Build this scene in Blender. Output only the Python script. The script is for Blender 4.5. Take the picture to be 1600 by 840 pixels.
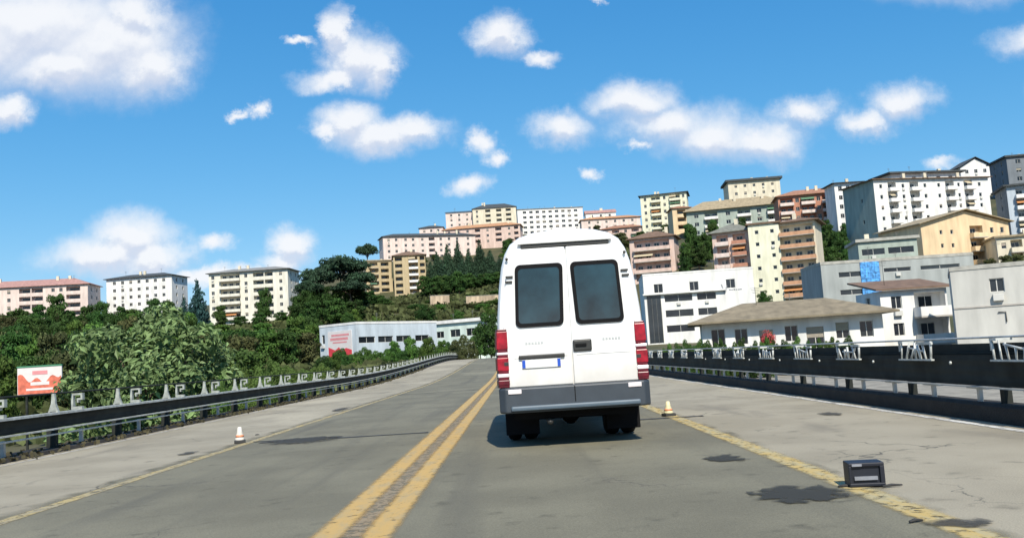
import bpy, math, random
import numpy as np
from mathutils import Vector, Matrix

# ------------------------------------------------------------------ camera, world, sun, exposure
for o in list(bpy.data.objects): bpy.data.objects.remove(o)
S = bpy.context.scene
C = S.collection
R = math.radians
CAM_H, FPX = 1.2, 1385.0
PITCH, ROLL, YAW = R(5.62), R(3.6), 0.0
EXPOSURE = 0.6
SUN_EL, SUN_AZ = R(46), R(10)          # sun stands behind the camera, a little to the right
SUN_STRENGTH = 4.1
SKY_STRENGTH = 0.085

_f = Vector((0, math.cos(PITCH), math.sin(PITCH)))
_r0 = Vector((1, 0, 0)); _u0 = Vector((0, -math.sin(PITCH), math.cos(PITCH)))
_u = _u0*math.cos(ROLL) + _r0*math.sin(ROLL)
_r = _r0*math.cos(ROLL) - _u0*math.sin(ROLL)
CAMP = Vector((0, 0, CAM_H))
def ray(px, py):
    return _f*FPX + _r*(px-800) - _u*(py-420)
def P(px, py, d):
    """point seen at photo pixel (px,py), d metres ahead"""
    v = ray(px, py)
    return CAMP + v*(d/v.y)

cd = bpy.data.cameras.new('camera'); cam = bpy.data.objects.new('camera', cd); C.objects.link(cam)
cd.sensor_width = 36; cd.lens = 36*FPX/1600; cd.clip_end = 9000; cd.clip_start = 0.05
M = Matrix((_r, _u, -_f)).transposed().to_4x4(); M.translation = CAMP
cam.matrix_world = M
S.camera = cam
S.view_settings.view_transform = 'Standard'; S.view_settings.look = 'None'
S.view_settings.gamma = 1; S.view_settings.exposure = EXPOSURE
S.view_settings.use_curve_mapping = False

sd = bpy.data.lights.new('sun', 'SUN'); so = bpy.data.objects.new('sun', sd); C.objects.link(so)
sd.energy = SUN_STRENGTH; sd.angle = R(0.5); sd.color = (1.0, 0.93, 0.81)
sundir = Vector((math.sin(SUN_AZ)*math.cos(SUN_EL), -math.cos(SUN_AZ)*math.cos(SUN_EL), math.sin(SUN_EL)))
so.rotation_euler = sundir.to_track_quat('Z', 'Y').to_euler(); so.location = (0, -20, 60)

def build_world():
    w = bpy.data.worlds.new('World'); S.world = w; w.use_nodes = True
    nt = w.node_tree; N = nt.nodes; L = nt.links
    N.clear()
    def node(t, **k):
        n = N.new(t)
        for a, b in k.items(): setattr(n, a, b)
        return n
    def math_(op, a, b=None, c=None, clamp=False):
        n = N.new('ShaderNodeMath'); n.operation = op; n.use_clamp = clamp
        for i, s in enumerate((a, b, c)):
            if s is None: continue
            if isinstance(s, (int, float)): n.inputs[i].default_value = s
            else: L.new(s, n.inputs[i])
        return n.outputs[0]
    out = node('ShaderNodeOutputWorld'); bg = node('ShaderNodeBackground')
    bg.inputs[1].default_value = SKY_STRENGTH
    L.new(bg.outputs[0], out.inputs[0])
    sky = node('ShaderNodeTexSky', sky_type='NISHITA', sun_disc=False)
    sky.sun_elevation = SUN_EL; sky.sun_rotation = math.pi - SUN_AZ
    sky.air_density = 1.0; sky.dust_density = 0.3; sky.ozone_density = 2.0; sky.altitude = 600
    sp = node('ShaderNodeSeparateColor'); L.new(sky.outputs[0], sp.inputs[0]); hs = node('ShaderNodeCombineColor')   # graded like the phone's picture: clear azure
    for i, (lo, ref, g) in enumerate(((1.35, 2.76, 1.35), (3.85, 4.35, 0.72), (6.75, 6.57, 0.45))):
        L.new(math_('MULTIPLY', math_('POWER', math_('DIVIDE', sp.outputs[i], ref), g), lo), hs.inputs[i])
    tc = node('ShaderNodeTexCoord')
    sep = node('ShaderNodeSeparateXYZ'); L.new(tc.outputs['Generated'], sep.inputs[0])
    X, Y, Z = sep.outputs
    ys = math_('MAXIMUM', Y, 0.02)
    a0 = math_('DIVIDE', X, ys); e0 = math_('DIVIDE', Z, ys)
    comb = node('ShaderNodeCombineXYZ'); L.new(a0, comb.inputs[0]); L.new(e0, comb.inputs[1])
    # ragged edges: the direction is shaken by two octaves of noise
    def shaken(src, dy):
        off = node('ShaderNodeVectorMath', operation='ADD'); L.new(src, off.inputs[0]); off.inputs[1].default_value = (0, dy, 0)
        n1 = node('ShaderNodeTexNoise'); n1.inputs['Scale'].default_value = 13; n1.inputs['Detail'].default_value = 8
        n1.inputs['Roughness'].default_value = 0.66
        L.new(off.outputs[0], n1.inputs['Vector'])
        s = node('ShaderNodeVectorMath', operation='MULTIPLY_ADD')
        L.new(n1.outputs['Color'], s.inputs[0]); s.inputs[1].default_value = (0.085, 0.06, 0); s.inputs[2].default_value = (-0.0425, -0.030, 0)
        ad = node('ShaderNodeVectorMath', operation='ADD'); L.new(off.outputs[0], ad.inputs[0]); L.new(s.outputs[0], ad.inputs[1])
        return ad.outputs[0], n1.outputs['Fac']
    blobs = [(40,45,170,75),(165,75,115,70),(235,105,58,42),(205,25,55,40),(100,105,110,35),(-60,70,140,70),
             (8,172,36,24),(525,55,20,34),(558,92,48,38),(520,122,58,18),(588,102,26,34),(468,72,24,7),
             (375,172,16,8),(402,168,13,15),(545,190,48,26),(600,206,75,25),(650,202,36,22),(508,205,25,14),
             (745,214,24,15),(770,238,20,14),(782,55,38,30),(842,88,32,14),(735,290,28,18),
             (880,200,52,25),(985,155,62,30),(1040,190,75,34),(1110,212,85,38),(1190,222,72,34),(1000,228,24,11),
             (925,265,16,13),(1255,175,46,25),(1402,162,55,28),(1350,195,44,22),(1475,250,36,11),
             (205,372,55,38),(165,402,80,30),(245,398,50,30),(335,378,28,17),(455,380,36,26),(445,405,42,16),(930,2,14,7),
             (1500,-60,120,50),(700,-90,90,40),(1750,140,110,40),(330,432,120,14),(1640,60,70,25)]
    def field(vec, least=0):
        cur = None
        for (x, y, rx, ry) in blobs:
            if ry < least: continue
            thin = 0.14 if x > 820 and y > 100 else 0.0
            c = ray(x, y); ca, ce = c.x/c.y, c.z/c.y
            mm = node('ShaderNodeVectorMath', operation='MULTIPLY_ADD')
            k = 1.36
            sx, sy = FPX/(rx*k), FPX/(ry*k)
            L.new(vec, mm.inputs[0]); mm.inputs[1].default_value = (sx, sy, 0); mm.inputs[2].default_value = (-ca*sx, -ce*sy, 0)
            ln = node('ShaderNodeVectorMath', operation='LENGTH'); L.new(mm.outputs[0], ln.inputs[0])
            v = math_('SUBTRACT', (1.0 if ry > 20 else (0.9 if ry > 12 else 0.78)) - thin, ln.outputs['Value'])
            cur = v if cur is None else math_('SMOOTH_MAX', cur, v, 0.25)
        return cur
    v1, nf1 = shaken(comb.outputs[0], 0.0)
    v2, nf2 = shaken(comb.outputs[0], 0.013)
    F1 = field(v1); F2 = field(v2, 22)
    front = math_('GREATER_THAN', Y, 0.02)
    fr1 = math_('MULTIPLY', node_sm(N, L, F1, -0.26, 0.74), front)
    # clouds all round (what the frame shows goes on outside it)
    zz = math_('ADD', math_('MAXIMUM', Z, 0.0), 0.12)
    cc = node('ShaderNodeCombineXYZ'); L.new(math_('DIVIDE', X, zz), cc.inputs[0]); L.new(math_('DIVIDE', Y, zz), cc.inputs[1])
    n2 = node('ShaderNodeTexNoise'); n2.inputs['Scale'].default_value = 1.1; n2.inputs['Detail'].default_value = 7
    L.new(cc.outputs[0], n2.inputs['Vector'])
    gen = node_sm(N, L, n2.outputs['Fac'], 0.56, 0.68)
    aa = math_('ABSOLUTE', a0)
    outside = math_('MAXIMUM', math_('MAXIMUM', node_sm(N, L, aa, 0.66, 0.8), node_sm(N, L, e0, 0.42, 0.52)), math_('LESS_THAN', Y, 0.03))
    gen = math_('MULTIPLY', gen, outside)
    mask = math_('MAXIMUM', fr1, gen)
    mask = math_('MULTIPLY', mask, node_sm(N, L, Z, 0.0, 0.03))
    # underside of a cloud: more cloud above it along the line of sight -> greyer
    shade = node_sm(N, L, math_('SUBTRACT', F2, F1), -0.16, 0.24)
    shade = math_('ADD', math_('MULTIPLY', shade, 0.8), math_('MULTIPLY', nf1, 0.12), clamp=True)
    ccol = node('ShaderNodeMixRGB'); ccol.inputs[1].default_value = (7.5, 7.6, 7.8, 1); ccol.inputs[2].default_value = (5.0, 5.5, 6.6, 1)
    L.new(shade, ccol.inputs[0])
    mix = node('ShaderNodeMixRGB'); L.new(math_('MULTIPLY', mask, 0.95), mix.inputs[0])
    L.new(hs.outputs[0], mix.inputs[1]); L.new(ccol.outputs[0], mix.inputs[2])
    L.new(mix.outputs[0], bg.inputs[0])

def node_sm(N, L, sock, lo, hi):
    n = N.new('ShaderNodeMapRange'); n.interpolation_type = 'SMOOTHSTEP'
    L.new(sock, n.inputs['Value']); n.inputs['From Min'].default_value = lo; n.inputs['From Max'].default_value = hi
    return n.outputs['Result']
build_world()
S.world.cycles.sampling_method = 'MANUAL'; S.world.cycles.sample_map_resolution = 256

# ------------------------------------------------------------------ helpers: materials
MATS = {}
def mat(name, col, rough=0.8, metal=0.0, var=0.12, scale=3.0, bump=0.0, bscale=40.0, col2=None, obj_var=0.0, spec=0.5, coords='Object', detail=5, stretch=None, isl=0.0, trans=0.0):
    """principled material with noise mottling, fine relief and per-object tone"""
    if name in MATS: return MATS[name]
    m = bpy.data.materials.new(name); m.use_nodes = True
    nt = m.node_tree; N = nt.nodes; L = nt.links
    b = N['Principled BSDF']
    b.inputs['Roughness'].default_value = rough; b.inputs['Metallic'].default_value = metal
    b.inputs['Specular IOR Level'].default_value = spec
    tc = N.new('ShaderNodeTexCoord'); src = tc.outputs[coords]
    if stretch:
        mp = N.new('ShaderNodeMapping'); mp.inputs['Scale'].default_value = stretch; L.new(src, mp.inputs[0]); src = mp.outputs[0]
    n = N.new('ShaderNodeTexNoise'); n.inputs['Scale'].default_value = scale; n.inputs['Detail'].default_value = detail
    L.new(src, n.inputs['Vector'])
    if col2 is None:
        col2 = tuple(min(1, c*(1+var)) for c in col); col1 = tuple(c*(1-var) for c in col)
    else: col1 = col
    mx = N.new('ShaderNodeMixRGB'); mx.inputs[1].default_value = (*col1, 1); mx.inputs[2].default_value = (*col2, 1)
    mr = N.new('ShaderNodeMapRange'); mr.inputs['From Min'].default_value = 0.32; mr.inputs['From Max'].default_value = 0.68
    L.new(n.outputs['Fac'], mr.inputs['Value']); L.new(mr.outputs[0], mx.inputs[0])
    last = mx.outputs[0]
    if obj_var or isl:
        h = N.new('ShaderNodeHueSaturation')
        val = None
        if obj_var:
            oi = N.new('ShaderNodeObjectInfo'); r1 = N.new('ShaderNodeMapRange')
            r1.inputs['To Min'].default_value = 1-obj_var; r1.inputs['To Max'].default_value = 1+obj_var
            L.new(oi.outputs['Random'], r1.inputs['Value']); val = r1.outputs[0]
            r3 = N.new('ShaderNodeMapRange'); r3.inputs['To Min'].default_value = 0.5-obj_var*0.06; r3.inputs['To Max'].default_value = 0.5+obj_var*0.06
            fr = N.new('ShaderNodeMath'); fr.operation = 'FRACT'; ml = N.new('ShaderNodeMath'); ml.operation = 'MULTIPLY'; ml.inputs[1].default_value = 7.3
            L.new(oi.outputs['Random'], ml.inputs[0]); L.new(ml.outputs[0], fr.inputs[0]); L.new(fr.outputs[0], r3.inputs['Value']); L.new(r3.outputs[0], h.inputs['Hue'])
        if isl:
            g = N.new('ShaderNodeNewGeometry'); r2 = N.new('ShaderNodeMapRange')
            r2.inputs['To Min'].default_value = 1-isl; r2.inputs['To Max'].default_value = 1+isl
            L.new(g.outputs['Random Per Island'], r2.inputs['Value'])
            if val is None: val = r2.outputs[0]
            else:
                mm = N.new('ShaderNodeMath'); mm.operation = 'MULTIPLY'; L.new(val, mm.inputs[0]); L.new(r2.outputs[0], mm.inputs[1]); val = mm.outputs[0]
        L.new(val, h.inputs['Value']); L.new(last, h.inputs['Color']); last = h.outputs[0]
    L.new(last, b.inputs['Base Color'])
    if bump:
        n2 = N.new('ShaderNodeTexNoise'); n2.inputs['Scale'].default_value = bscale; n2.inputs['Detail'].default_value = 4
        L.new(src, n2.inputs['Vector'])
        bp = N.new('ShaderNodeBump'); bp.inputs['Strength'].default_value = bump; bp.inputs['Distance'].default_value = 0.05
        L.new(n2.outputs['Fac'], bp.inputs['Height']); L.new(bp.outputs[0], b.inputs['Normal'])
    if trans:
        t = N.new('ShaderNodeBsdfTranslucent'); L.new(last, t.inputs['Color'])
        ms = N.new('ShaderNodeMixShader'); ms.inputs[0].default_value = trans
        L.new(b.outputs[0], ms.inputs[1]); L.new(t.outputs[0], ms.inputs[2]); L.new(ms.outputs[0], N['Material Output'].inputs['Surface'])
    MATS[name] = m
    return m

# ------------------------------------------------------------------ helpers: meshes
class MB:
    def __init__(s): s.v = []; s.f = []; s.sm = []
    def add(s, vs, fs, smooth=False):
        o = len(s.v); s.v += [tuple(v) for v in vs]; s.f += [tuple(i+o for i in f) for f in fs]; s.sm += [smooth]*len(fs); return s
    def quad(s, a, b, c, d): return s.add([a, b, c, d], [(0, 1, 2, 3)])
    def box(s, x0, x1, y0, y1, z0, z1, mtx=None):
        vs = [(x, y, z) for x in (x0, x1) for y in (y0, y1) for z in (z0, z1)]
        if mtx: vs = [mtx @ Vector(v) for v in vs]
        return s.add(vs, [(0, 1, 3, 2), (4, 6, 7, 5), (0, 4, 5, 1), (2, 3, 7, 6), (0, 2, 6, 4), (1, 5, 7, 3)])
    def bbox(s, x0, x1, y0, y1, z0, z1, b=0.01):
        """box with chamfered edges"""
        import bmesh
        bm = bmesh.new(); bmesh.ops.create_cube(bm, size=1)
        for v in bm.verts: v.co = Vector(((x0+x1)/2+v.co.x*(x1-x0), (y0+y1)/2+v.co.y*(y1-y0), (z0+z1)/2+v.co.z*(z1-z0)))
        bmesh.ops.bevel(bm, geom=bm.edges[:], offset=b, segments=2, profile=0.6, affect='EDGES')
        bm.verts.ensure_lookup_table(); bm.verts.index_update()
        s.add([v.co[:] for v in bm.verts], [[v.index for v in f.verts] for f in bm.faces]); bm.free(); return s
    def tube(s, pts, rad, n=8, cap=True):
        pts = [Vector(p) for p in pts]; k = len(pts)
        rs = rad if isinstance(rad, (list, tuple)) else [rad]*k
        vs = []
        for i, p in enumerate(pts):
            d = (pts[min(i+1, k-1)]-pts[max(i-1, 0)]).normalized()
            a = d.cross(Vector((0, 0, 1)) if abs(d.z) < .9 else Vector((1, 0, 0))).normalized(); b = d.cross(a)
            for j in range(n):
                t = 2*math.pi*j/n; vs.append(p+(a*math.cos(t)+b*math.sin(t))*rs[i])
        fs = [(i*n+j, i*n+(j+1) % n, (i+1)*n+(j+1) % n, (i+1)*n+j) for i in range(k-1) for j in range(n)]
        if cap: fs += [tuple(range(n))[::-1], tuple(range((k-1)*n, k*n))]
        return s.add(vs, fs, True)
    def lathe(s, prof, n=20, c=(0, 0, 0)):
        vs = [(c[0]+r*math.cos(2*math.pi*j/n), c[1]+r*math.sin(2*math.pi*j/n), c[2]+z) for r, z in prof for j in range(n)]
        k = len(prof)
        fs = [(i*n+j, i*n+(j+1) % n, (i+1)*n+(j+1) % n, (i+1)*n+j) for i in range(k-1) for j in range(n)]
        fs += [tuple(range(n))[::-1], tuple(range((k-1)*n, k*n))]
        return s.add(vs, fs, True)
    def sweep(s, prof, path):
        """open profile of (x,z) offsets along path of (x,y,z), path runs along y"""
        n = len(prof); vs = [(p[0]+a, p[1], p[2]+b) for p in path for a, b in prof]
        fs = [(i*n+j, i*n+j+1, (i+1)*n+j+1, (i+1)*n+j) for i in range(len(path)-1) for j in range(n-1)]
        return s.add(vs, fs)
    def prism(s, poly, y0, y1):
        """polygon of (x,z) extruded in y"""
        n = len(poly); vs = [(x, y0, z) for x, z in poly]+[(x, y1, z) for x, z in poly]
        fs = [tuple(range(n)), tuple(range(2*n-1, n-1, -1))]+[(i, i+n, (i+1) % n+n, (i+1) % n) for i in range(n)]
        return s.add(vs, fs)
    def mesh(s, name):
        me = bpy.data.meshes.new(name); me.from_pydata(s.v, [], s.f)
        me.polygons.foreach_set('use_smooth', s.sm); me.update(); return me
    def build(s, name, m, parent=None, loc=None, rz=0):
        me = s.mesh(name); me.materials.append(m)
        return link(name, me, parent, loc, rz)
def link(name, me, parent=None, loc=None, rz=0):
    o = bpy.data.objects.new(name, me); C.objects.link(o)
    if parent: o.parent = parent
    if loc is not None: o.location = loc
    if rz: o.rotation_euler = (0, 0, rz)
    return o
def tag(o, label=None, cat=None, group=None, kind=None):
    if label: o['label'] = label
    if cat: o['category'] = cat
    if group: o['group'] = group
    if kind: o['kind'] = kind
    return o
def thing(name, label, cat, loc=(0, 0, 0), rz=0, group=None):
    o = bpy.data.objects.new(name, None); C.objects.link(o); o.location = loc; o.rotation_euler = (0, 0, rz)
    o.empty_display_size = 0.3
    return tag(o, label, cat, group)
def fixn(o):
    import bmesh
    bm = bmesh.new(); bm.from_mesh(o.data); bmesh.ops.recalc_face_normals(bm, faces=bm.faces); bm.to_mesh(o.data); bm.free(); return o

# ------------------------------------------------------------------ road profile and terrain
XL, XR = -8.55, 6.0                    # guardrail lines
LANE_L, LANE_C, LANE_R = -4.72, -1.25, 2.52
def road_z(y):
    t = min(max((y-42)/75, 0), 1); return 1.2*(t*t*(3-2*t))
ROAD_END = 210
# terrain control points: (x, y, z)
CP = [(-11,-30,-2.2),(-12,0,-2.2),(-12,30,-2.2),(-12,60,-1.6),(-13,100,0.0),(-14,150,1.0),(-30,20,-3),(-32,60,-2.6),(-60,40,-3),(-100,60,-3),(-60,110,0.5),(-40,100,-0.5),
      (-160,90,-3),(-120,150,3),(-60,160,1.5),(-30,150,1.0),(-200,200,9),(-120,230,11),(-70,230,8),(-30,210,3),(-15,250,6),
      (9,-30,-1.6),(9,0,-1.6),(9,50,-1.6),(9,100,-0.6),(25,30,-2),(50,55,-2),(90,60,-2),(140,80,-1),(30,90,-1.5),(60,95,-1.2),(20,150,0.5),(50,150,0.5),(90,120,0),(0,260,6),(0,200,1.2),(20,230,4),
      (0,-60,-2),(-90,-60,-3),(90,-60,-2),(-250,0,-3),(250,0,2),(200,120,6),(300,200,40),(-300,200,12),(-400,400,25),(-350,300,24),(400,400,50),
      (0,320,24),(-60,300,18),(0,700,62),(150,700,70),(-200,600,20),(-400,700,0),(350,700,50),(0,950,20),(300,950,20),(-300,900,0),(600,300,40),(600,600,30),(-700,300,5),
      (-3000,0,-10),(3000,0,-10),(-3000,3000,-10),(3000,3000,-10),(0,3500,-10),(-3000,-3000,-10),(3000,-3000,-10),(0,-3000,-10),(0,1800,-5),(1500,800,-5),(-1500,800,-5)]
def cpix(px, py, d):
    p = P(px, py, d); CP.append((p.x, p.y, p.z))
for a in [(30,505,330),(150,500,330),(220,500,350),(390,515,335),(460,500,330),(520,480,300),(570,465,390),(660,462,395),(620,480,320),(720,475,310),(700,440,380),(770,420,400),
          (640,405,440),(740,405,460),(700,375,520),(800,365,540),(900,375,540),(860,420,400),(960,400,400),(1020,430,262),(1090,425,250),(1040,360,385),(1150,365,320),(1180,325,360),
          (1270,375,300),(1310,410,250),(1200,478,228),(1400,395,250),(1540,395,250),(1400,425,195),(1500,425,190),(1570,425,190),(1590,410,230),(1590,310,300),(1000,540,190),(1178,530,190),(1100,480,215),
          (1300,495,155),(1500,480,155)]: cpix(*a)
CPA = np.array(CP, float)
def _rbf():
    xy = CPA[:, :2]/100.0; n = len(xy)
    D = np.sqrt(((xy[:, None]-xy[None])**2).sum(-1))
    A = np.zeros((n+1, n+1)); A[:n, :n] = -D+np.eye(n)*0.03*-1; A[:n, n] = 1; A[n, :n] = 1
    b = np.zeros(n+1); b[:n] = CPA[:, 2]
    return np.linalg.solve(A, b)
RW = _rbf()
def terr_np(x, y):
    x = np.asarray(x, float); y = np.asarray(y, float)
    sh = x.shape; q = np.stack([x.ravel(), y.ravel()], 1)/100.0
    D = np.sqrt(((q[:, None]-(CPA[:, :2]/100.0)[None])**2).sum(-1))
    z = (-D@RW[:-1]+RW[-1]).reshape(sh)
    rz = 1.2*(lambda t: t*t*(3-2*t))(np.clip((y-42)/75, 0, 1))
    xc = (XL+XR)/2; dx = np.abs(x-xc)
    inn = np.clip((13.5-dx)/4.5, 0, 1); inn = inn*inn*(3-2*inn)
    along = np.clip((ROAD_END+12-y)/10, 0, 1)
    k = inn*along
    cap = rz-np.where(y < 120, 1.5, 1.5-1.2*np.clip((y-120)/40, 0, 1))
    return np.where(z > cap, z*(1-k)+cap*k, z)
def terr(x, y): return float(terr_np(np.array([x]), np.array([y]))[0])

m_ground = mat('ground_scrub', (0.030, 0.040, 0.014), 0.95, var=0.3, scale=0.12, bump=0.6, bscale=1.5, col2=(0.085, 0.075, 0.032), detail=9)
def build_terrain():
    fx = np.arange(-420, 421, 6.0); fy = np.arange(-60, 721, 6.0)
    ox = np.array([500, 650, 900, 1300, 2000, 3000, 4500.]); oy2 = np.array([800, 950, 1200, 1700, 2500, 3500, 5000.]); oy1 = np.array([-120, -250, -500, -1000, -2000, -4000.])
    xs = np.concatenate([-ox[::-1], fx, ox]); ys = np.concatenate([oy1[::-1], fy, oy2])
    X, Y = np.meshgrid(xs, ys); Z = terr_np(X, Y)
    v = np.stack([X.ravel(), Y.ravel(), Z.ravel()], 1); nx = len(xs); ny = len(ys)
    f = [(j*nx+i, j*nx+i+1, (j+1)*nx+i+1, (j+1)*nx+i) for j in range(ny-1) for i in range(nx-1)]
    me = bpy.data.meshes.new('ground'); me.from_pydata(v.tolist(), [], f); me.materials.append(m_ground)
    me.polygons.foreach_set('use_smooth', [True]*len(f)); me.update()
    tag(link('ground', me), kind='structure')
build_terrain()

# ------------------------------------------------------------------ road, markings
def road_mats():
    def surf(name, c1, c2, c3, streak):
        m = bpy.data.materials.new(name); m.use_nodes = True; N = m.node_tree.nodes; L = m.node_tree.links; b = N['Principled BSDF']
        b.inputs['Roughness'].default_value = 0.85
        tc = N.new('ShaderNodeTexCoord')
        def noise(sc, det, mapping=None):
            n = N.new('ShaderNodeTexNoise'); n.inputs['Scale'].default_value = sc; n.inputs['Detail'].default_value = det; src = tc.outputs['Object']
            if mapping:
                mp = N.new('ShaderNodeMapping'); mp.inputs['Scale'].default_value = mapping; L.new(src, mp.inputs[0]); src = mp.outputs[0]
            L.new(src, n.inputs['Vector']); return n.outputs['Fac']
        def mixc(fac, a, bcol, lo, hi):
            s = node_sm(N, L, fac, lo, hi); mx = N.new('ShaderNodeMixRGB'); L.new(s, mx.inputs[0])
            if isinstance(a, tuple): mx.inputs[1].default_value = (*a, 1)
            else: L.new(a, mx.inputs[1])
            mx.inputs[2].default_value = (*bcol, 1); return mx.outputs[0]
        c = mixc(noise(0.55, 6), c1, c2, 0.38, 0.62)
        c = mixc(noise(1.0, 5, (1.6, 0.07, 1)), c, c3, 0.50, 0.74) if streak else mixc(noise(0.9, 6, (1, 0.3, 1)), c, c3, 0.56, 0.7)
        if True:                                              # hairline cracks where the noise lets them through
            vo = N.new('ShaderNodeTexVoronoi'); vo.feature = 'DISTANCE_TO_EDGE'; vo.inputs['Scale'].default_value = 0.55
            wn = N.new('ShaderNodeTexNoise'); wn.inputs['Scale'].default_value = 2.2; wn.inputs['Detail'].default_value = 5; L.new(tc.outputs['Object'], wn.inputs['Vector'])
            wa = N.new('ShaderNodeVectorMath'); wa.operation = 'MULTIPLY_ADD'; L.new(wn.outputs['Color'], wa.inputs[0]); wa.inputs[1].default_value = (0.9, 0.9, 0); L.new(tc.outputs['Object'], wa.inputs[2]); L.new(wa.outputs[0], vo.inputs['Vector'])
            cr = N.new('ShaderNodeMath'); cr.operation = 'LESS_THAN'; L.new(vo.outputs['Distance'], cr.inputs[0]); cr.inputs[1].default_value = 0.0055
            cm = N.new('ShaderNodeMath'); cm.operation = 'MULTIPLY'; L.new(cr.outputs[0], cm.inputs[0]); L.new(node_sm(N, L, noise(0.35, 3), 0.50, 0.66), cm.inputs[1])
            mc = N.new('ShaderNodeMixRGB'); L.new(cm.outputs[0], mc.inputs[0]); L.new(c, mc.inputs[1]); mc.inputs[2].default_value = (0.085, 0.078, 0.06, 1); c = mc.outputs[0]
        c = mixc(noise(0.22, 5, (1, 0.5, 1)), c, tuple(v*1.22 for v in c2), 0.52, 0.68)
        c = mixc(noise(3.2, 7), c, tuple(v*0.72 for v in c1), 0.58, 0.74)
        fine = noise(90, 4)
        mu = N.new('ShaderNodeMixRGB'); mu.blend_type = 'MULTIPLY'; mu.inputs[0].default_value = 0.55; L.new(c, mu.inputs[1]); 
        rp = N.new('ShaderNodeMapRange'); L.new(fine, rp.inputs['Value']); rp.inputs['From Min'].default_value = 0.3; rp.inputs['From Max'].default_value = 0.7; rp.inputs['To Min'].default_value = 0.5; rp.inputs['To Max'].default_value = 1.3
        L.new(rp.outputs[0], mu.inputs[2]); L.new(mu.outputs[0], b.inputs['Base Color'])
        bp = N.new('ShaderNodeBump'); bp.inputs['Strength'].default_value = 0.35; bp.inputs['Distance'].default_value = 0.01; L.new(fine, bp.inputs['Height']); L.new(bp.outputs[0], b.inputs['Normal'])
        return m
    def feather(m):                                            # the lane surface frays out into the shoulder
        N = m.node_tree.nodes; L = m.node_tree.links; tc = N.new('ShaderNodeTexCoord'); g = N.new('ShaderNodeSeparateXYZ'); L.new(tc.outputs['Generated'], g.inputs[0])
        a = N.new('ShaderNodeMath'); a.operation = 'SUBTRACT'; L.new(g.outputs[0], a.inputs[0]); a.inputs[1].default_value = 0.5
        b = N.new('ShaderNodeMath'); b.operation = 'ABSOLUTE'; L.new(a.outputs[0], b.inputs[0])
        n = N.new('ShaderNodeTexNoise'); n.inputs['Scale'].default_value = 1.6; n.inputs['Detail'].default_value = 7; L.new(tc.outputs['Object'], n.inputs['Vector'])
        c = N.new('ShaderNodeMath'); c.operation = 'MULTIPLY_ADD'; L.new(n.outputs['Fac'], c.inputs[0]); c.inputs[1].default_value = 0.10; L.new(b.outputs[0], c.inputs[2])
        d = N.new('ShaderNodeMath'); d.operation = 'SUBTRACT'; d.inputs[0].default_value = 1; L.new(node_sm(N, L, c.outputs[0], 0.50, 0.55), d.inputs[1]); L.new(d.outputs[0], N['Principled BSDF'].inputs['Alpha']); return m
    lane = surf('worn_asphalt', (0.140, 0.129, 0.088), (0.176, 0.163, 0.112), (0.112, 0.104, 0.075), True)
    feather(lane)
    shoulder = surf('pale_shoulder', (0.268, 0.237, 0.172), (0.326, 0.290, 0.214), (0.212, 0.188, 0.140), False)
    def paint(name, col, wear, under):
        m = bpy.data.materials.new(name); m.use_nodes = True; N = m.node_tree.nodes; L = m.node_tree.links; b = N['Principled BSDF']
        b.inputs['Roughness'].default_value = 0.7
        tc = N.new('ShaderNodeTexCoord')
        n = N.new('ShaderNodeTexNoise'); n.inputs['Scale'].default_value = 3.5; n.inputs['Detail'].default_value = 8; n.inputs['Roughness'].default_value = 0.7
        mp = N.new('ShaderNodeMapping'); mp.inputs['Scale'].default_value = (2, 0.5, 1); L.new(tc.outputs['Object'], mp.inputs[0]); L.new(mp.outputs[0], n.inputs['Vector'])
        mx = N.new('ShaderNodeMixRGB'); L.new(node_sm(N, L, n.outputs['Fac'], wear-0.12, wear+0.12), mx.inputs[0])
        mx.inputs[1].default_value = (*col, 1); mx.inputs[2].default_value = (*under, 1); L.new(mx.outputs[0], b.inputs['Base Color'])
        n3 = N.new('ShaderNodeTexNoise'); n3.inputs['Scale'].default_value = 9; n3.inputs['Detail'].default_value = 6; n3.inputs['Roughness'].default_value = 0.75; L.new(tc.outputs['Object'], n3.inputs['Vector'])
        inv = N.new('ShaderNodeMath'); inv.operation = 'SUBTRACT'; inv.inputs[0].default_value = 1.0; L.new(node_sm(N, L, n3.outputs['Fac'], wear+0.0, wear+0.14), inv.inputs[1])
        gx = N.new('ShaderNodeSeparateXYZ'); L.new(tc.outputs['Generated'], gx.inputs[0])
        e1 = N.new('ShaderNodeMath'); e1.operation = 'SUBTRACT'; L.new(gx.outputs[0], e1.inputs[0]); e1.inputs[1].default_value = 0.5
        e2 = N.new('ShaderNodeMath'); e2.operation = 'ABSOLUTE'; L.new(e1.outputs[0], e2.inputs[0])
        e3 = N.new('ShaderNodeMath'); e3.operation = 'MULTIPLY_ADD'; L.new(n3.outputs['Fac'], e3.inputs[0]); e3.inputs[1].default_value = 0.35; L.new(e2.outputs[0], e3.inputs[2])
        e4 = N.new('ShaderNodeMath'); e4.operation = 'SUBTRACT'; e4.inputs[0].default_value = 1.0; L.new(node_sm(N, L, e3.outputs[0], 0.40, 0.68), e4.inputs[1])
        e5 = N.new('ShaderNodeMath'); e5.operation = 'MULTIPLY'; L.new(e4.outputs[0], e5.inputs[0]); L.new(inv.outputs[0], e5.inputs[1]); L.new(e5.outputs[0], b.inputs['Alpha'])
        return m
    return lane, shoulder, paint('yellow_paint', (0.47, 0.305, 0.098), 0.56, (0.36, 0.275, 0.14)), paint('faded_yellow_paint', (0.40, 0.31, 0.13), 0.50, (0.30, 0.26, 0.17)), paint('white_strip', (0.62, 0.61, 0.57), 0.5, (0.36, 0.34, 0.3)), paint('pale_yellow_paint', (0.46, 0.33, 0.11), 0.50, (0.38, 0.33, 0.19)), paint('worn_band', (0.27, 0.20, 0.115), 0.47, (0.24, 0.19, 0.12))
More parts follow.
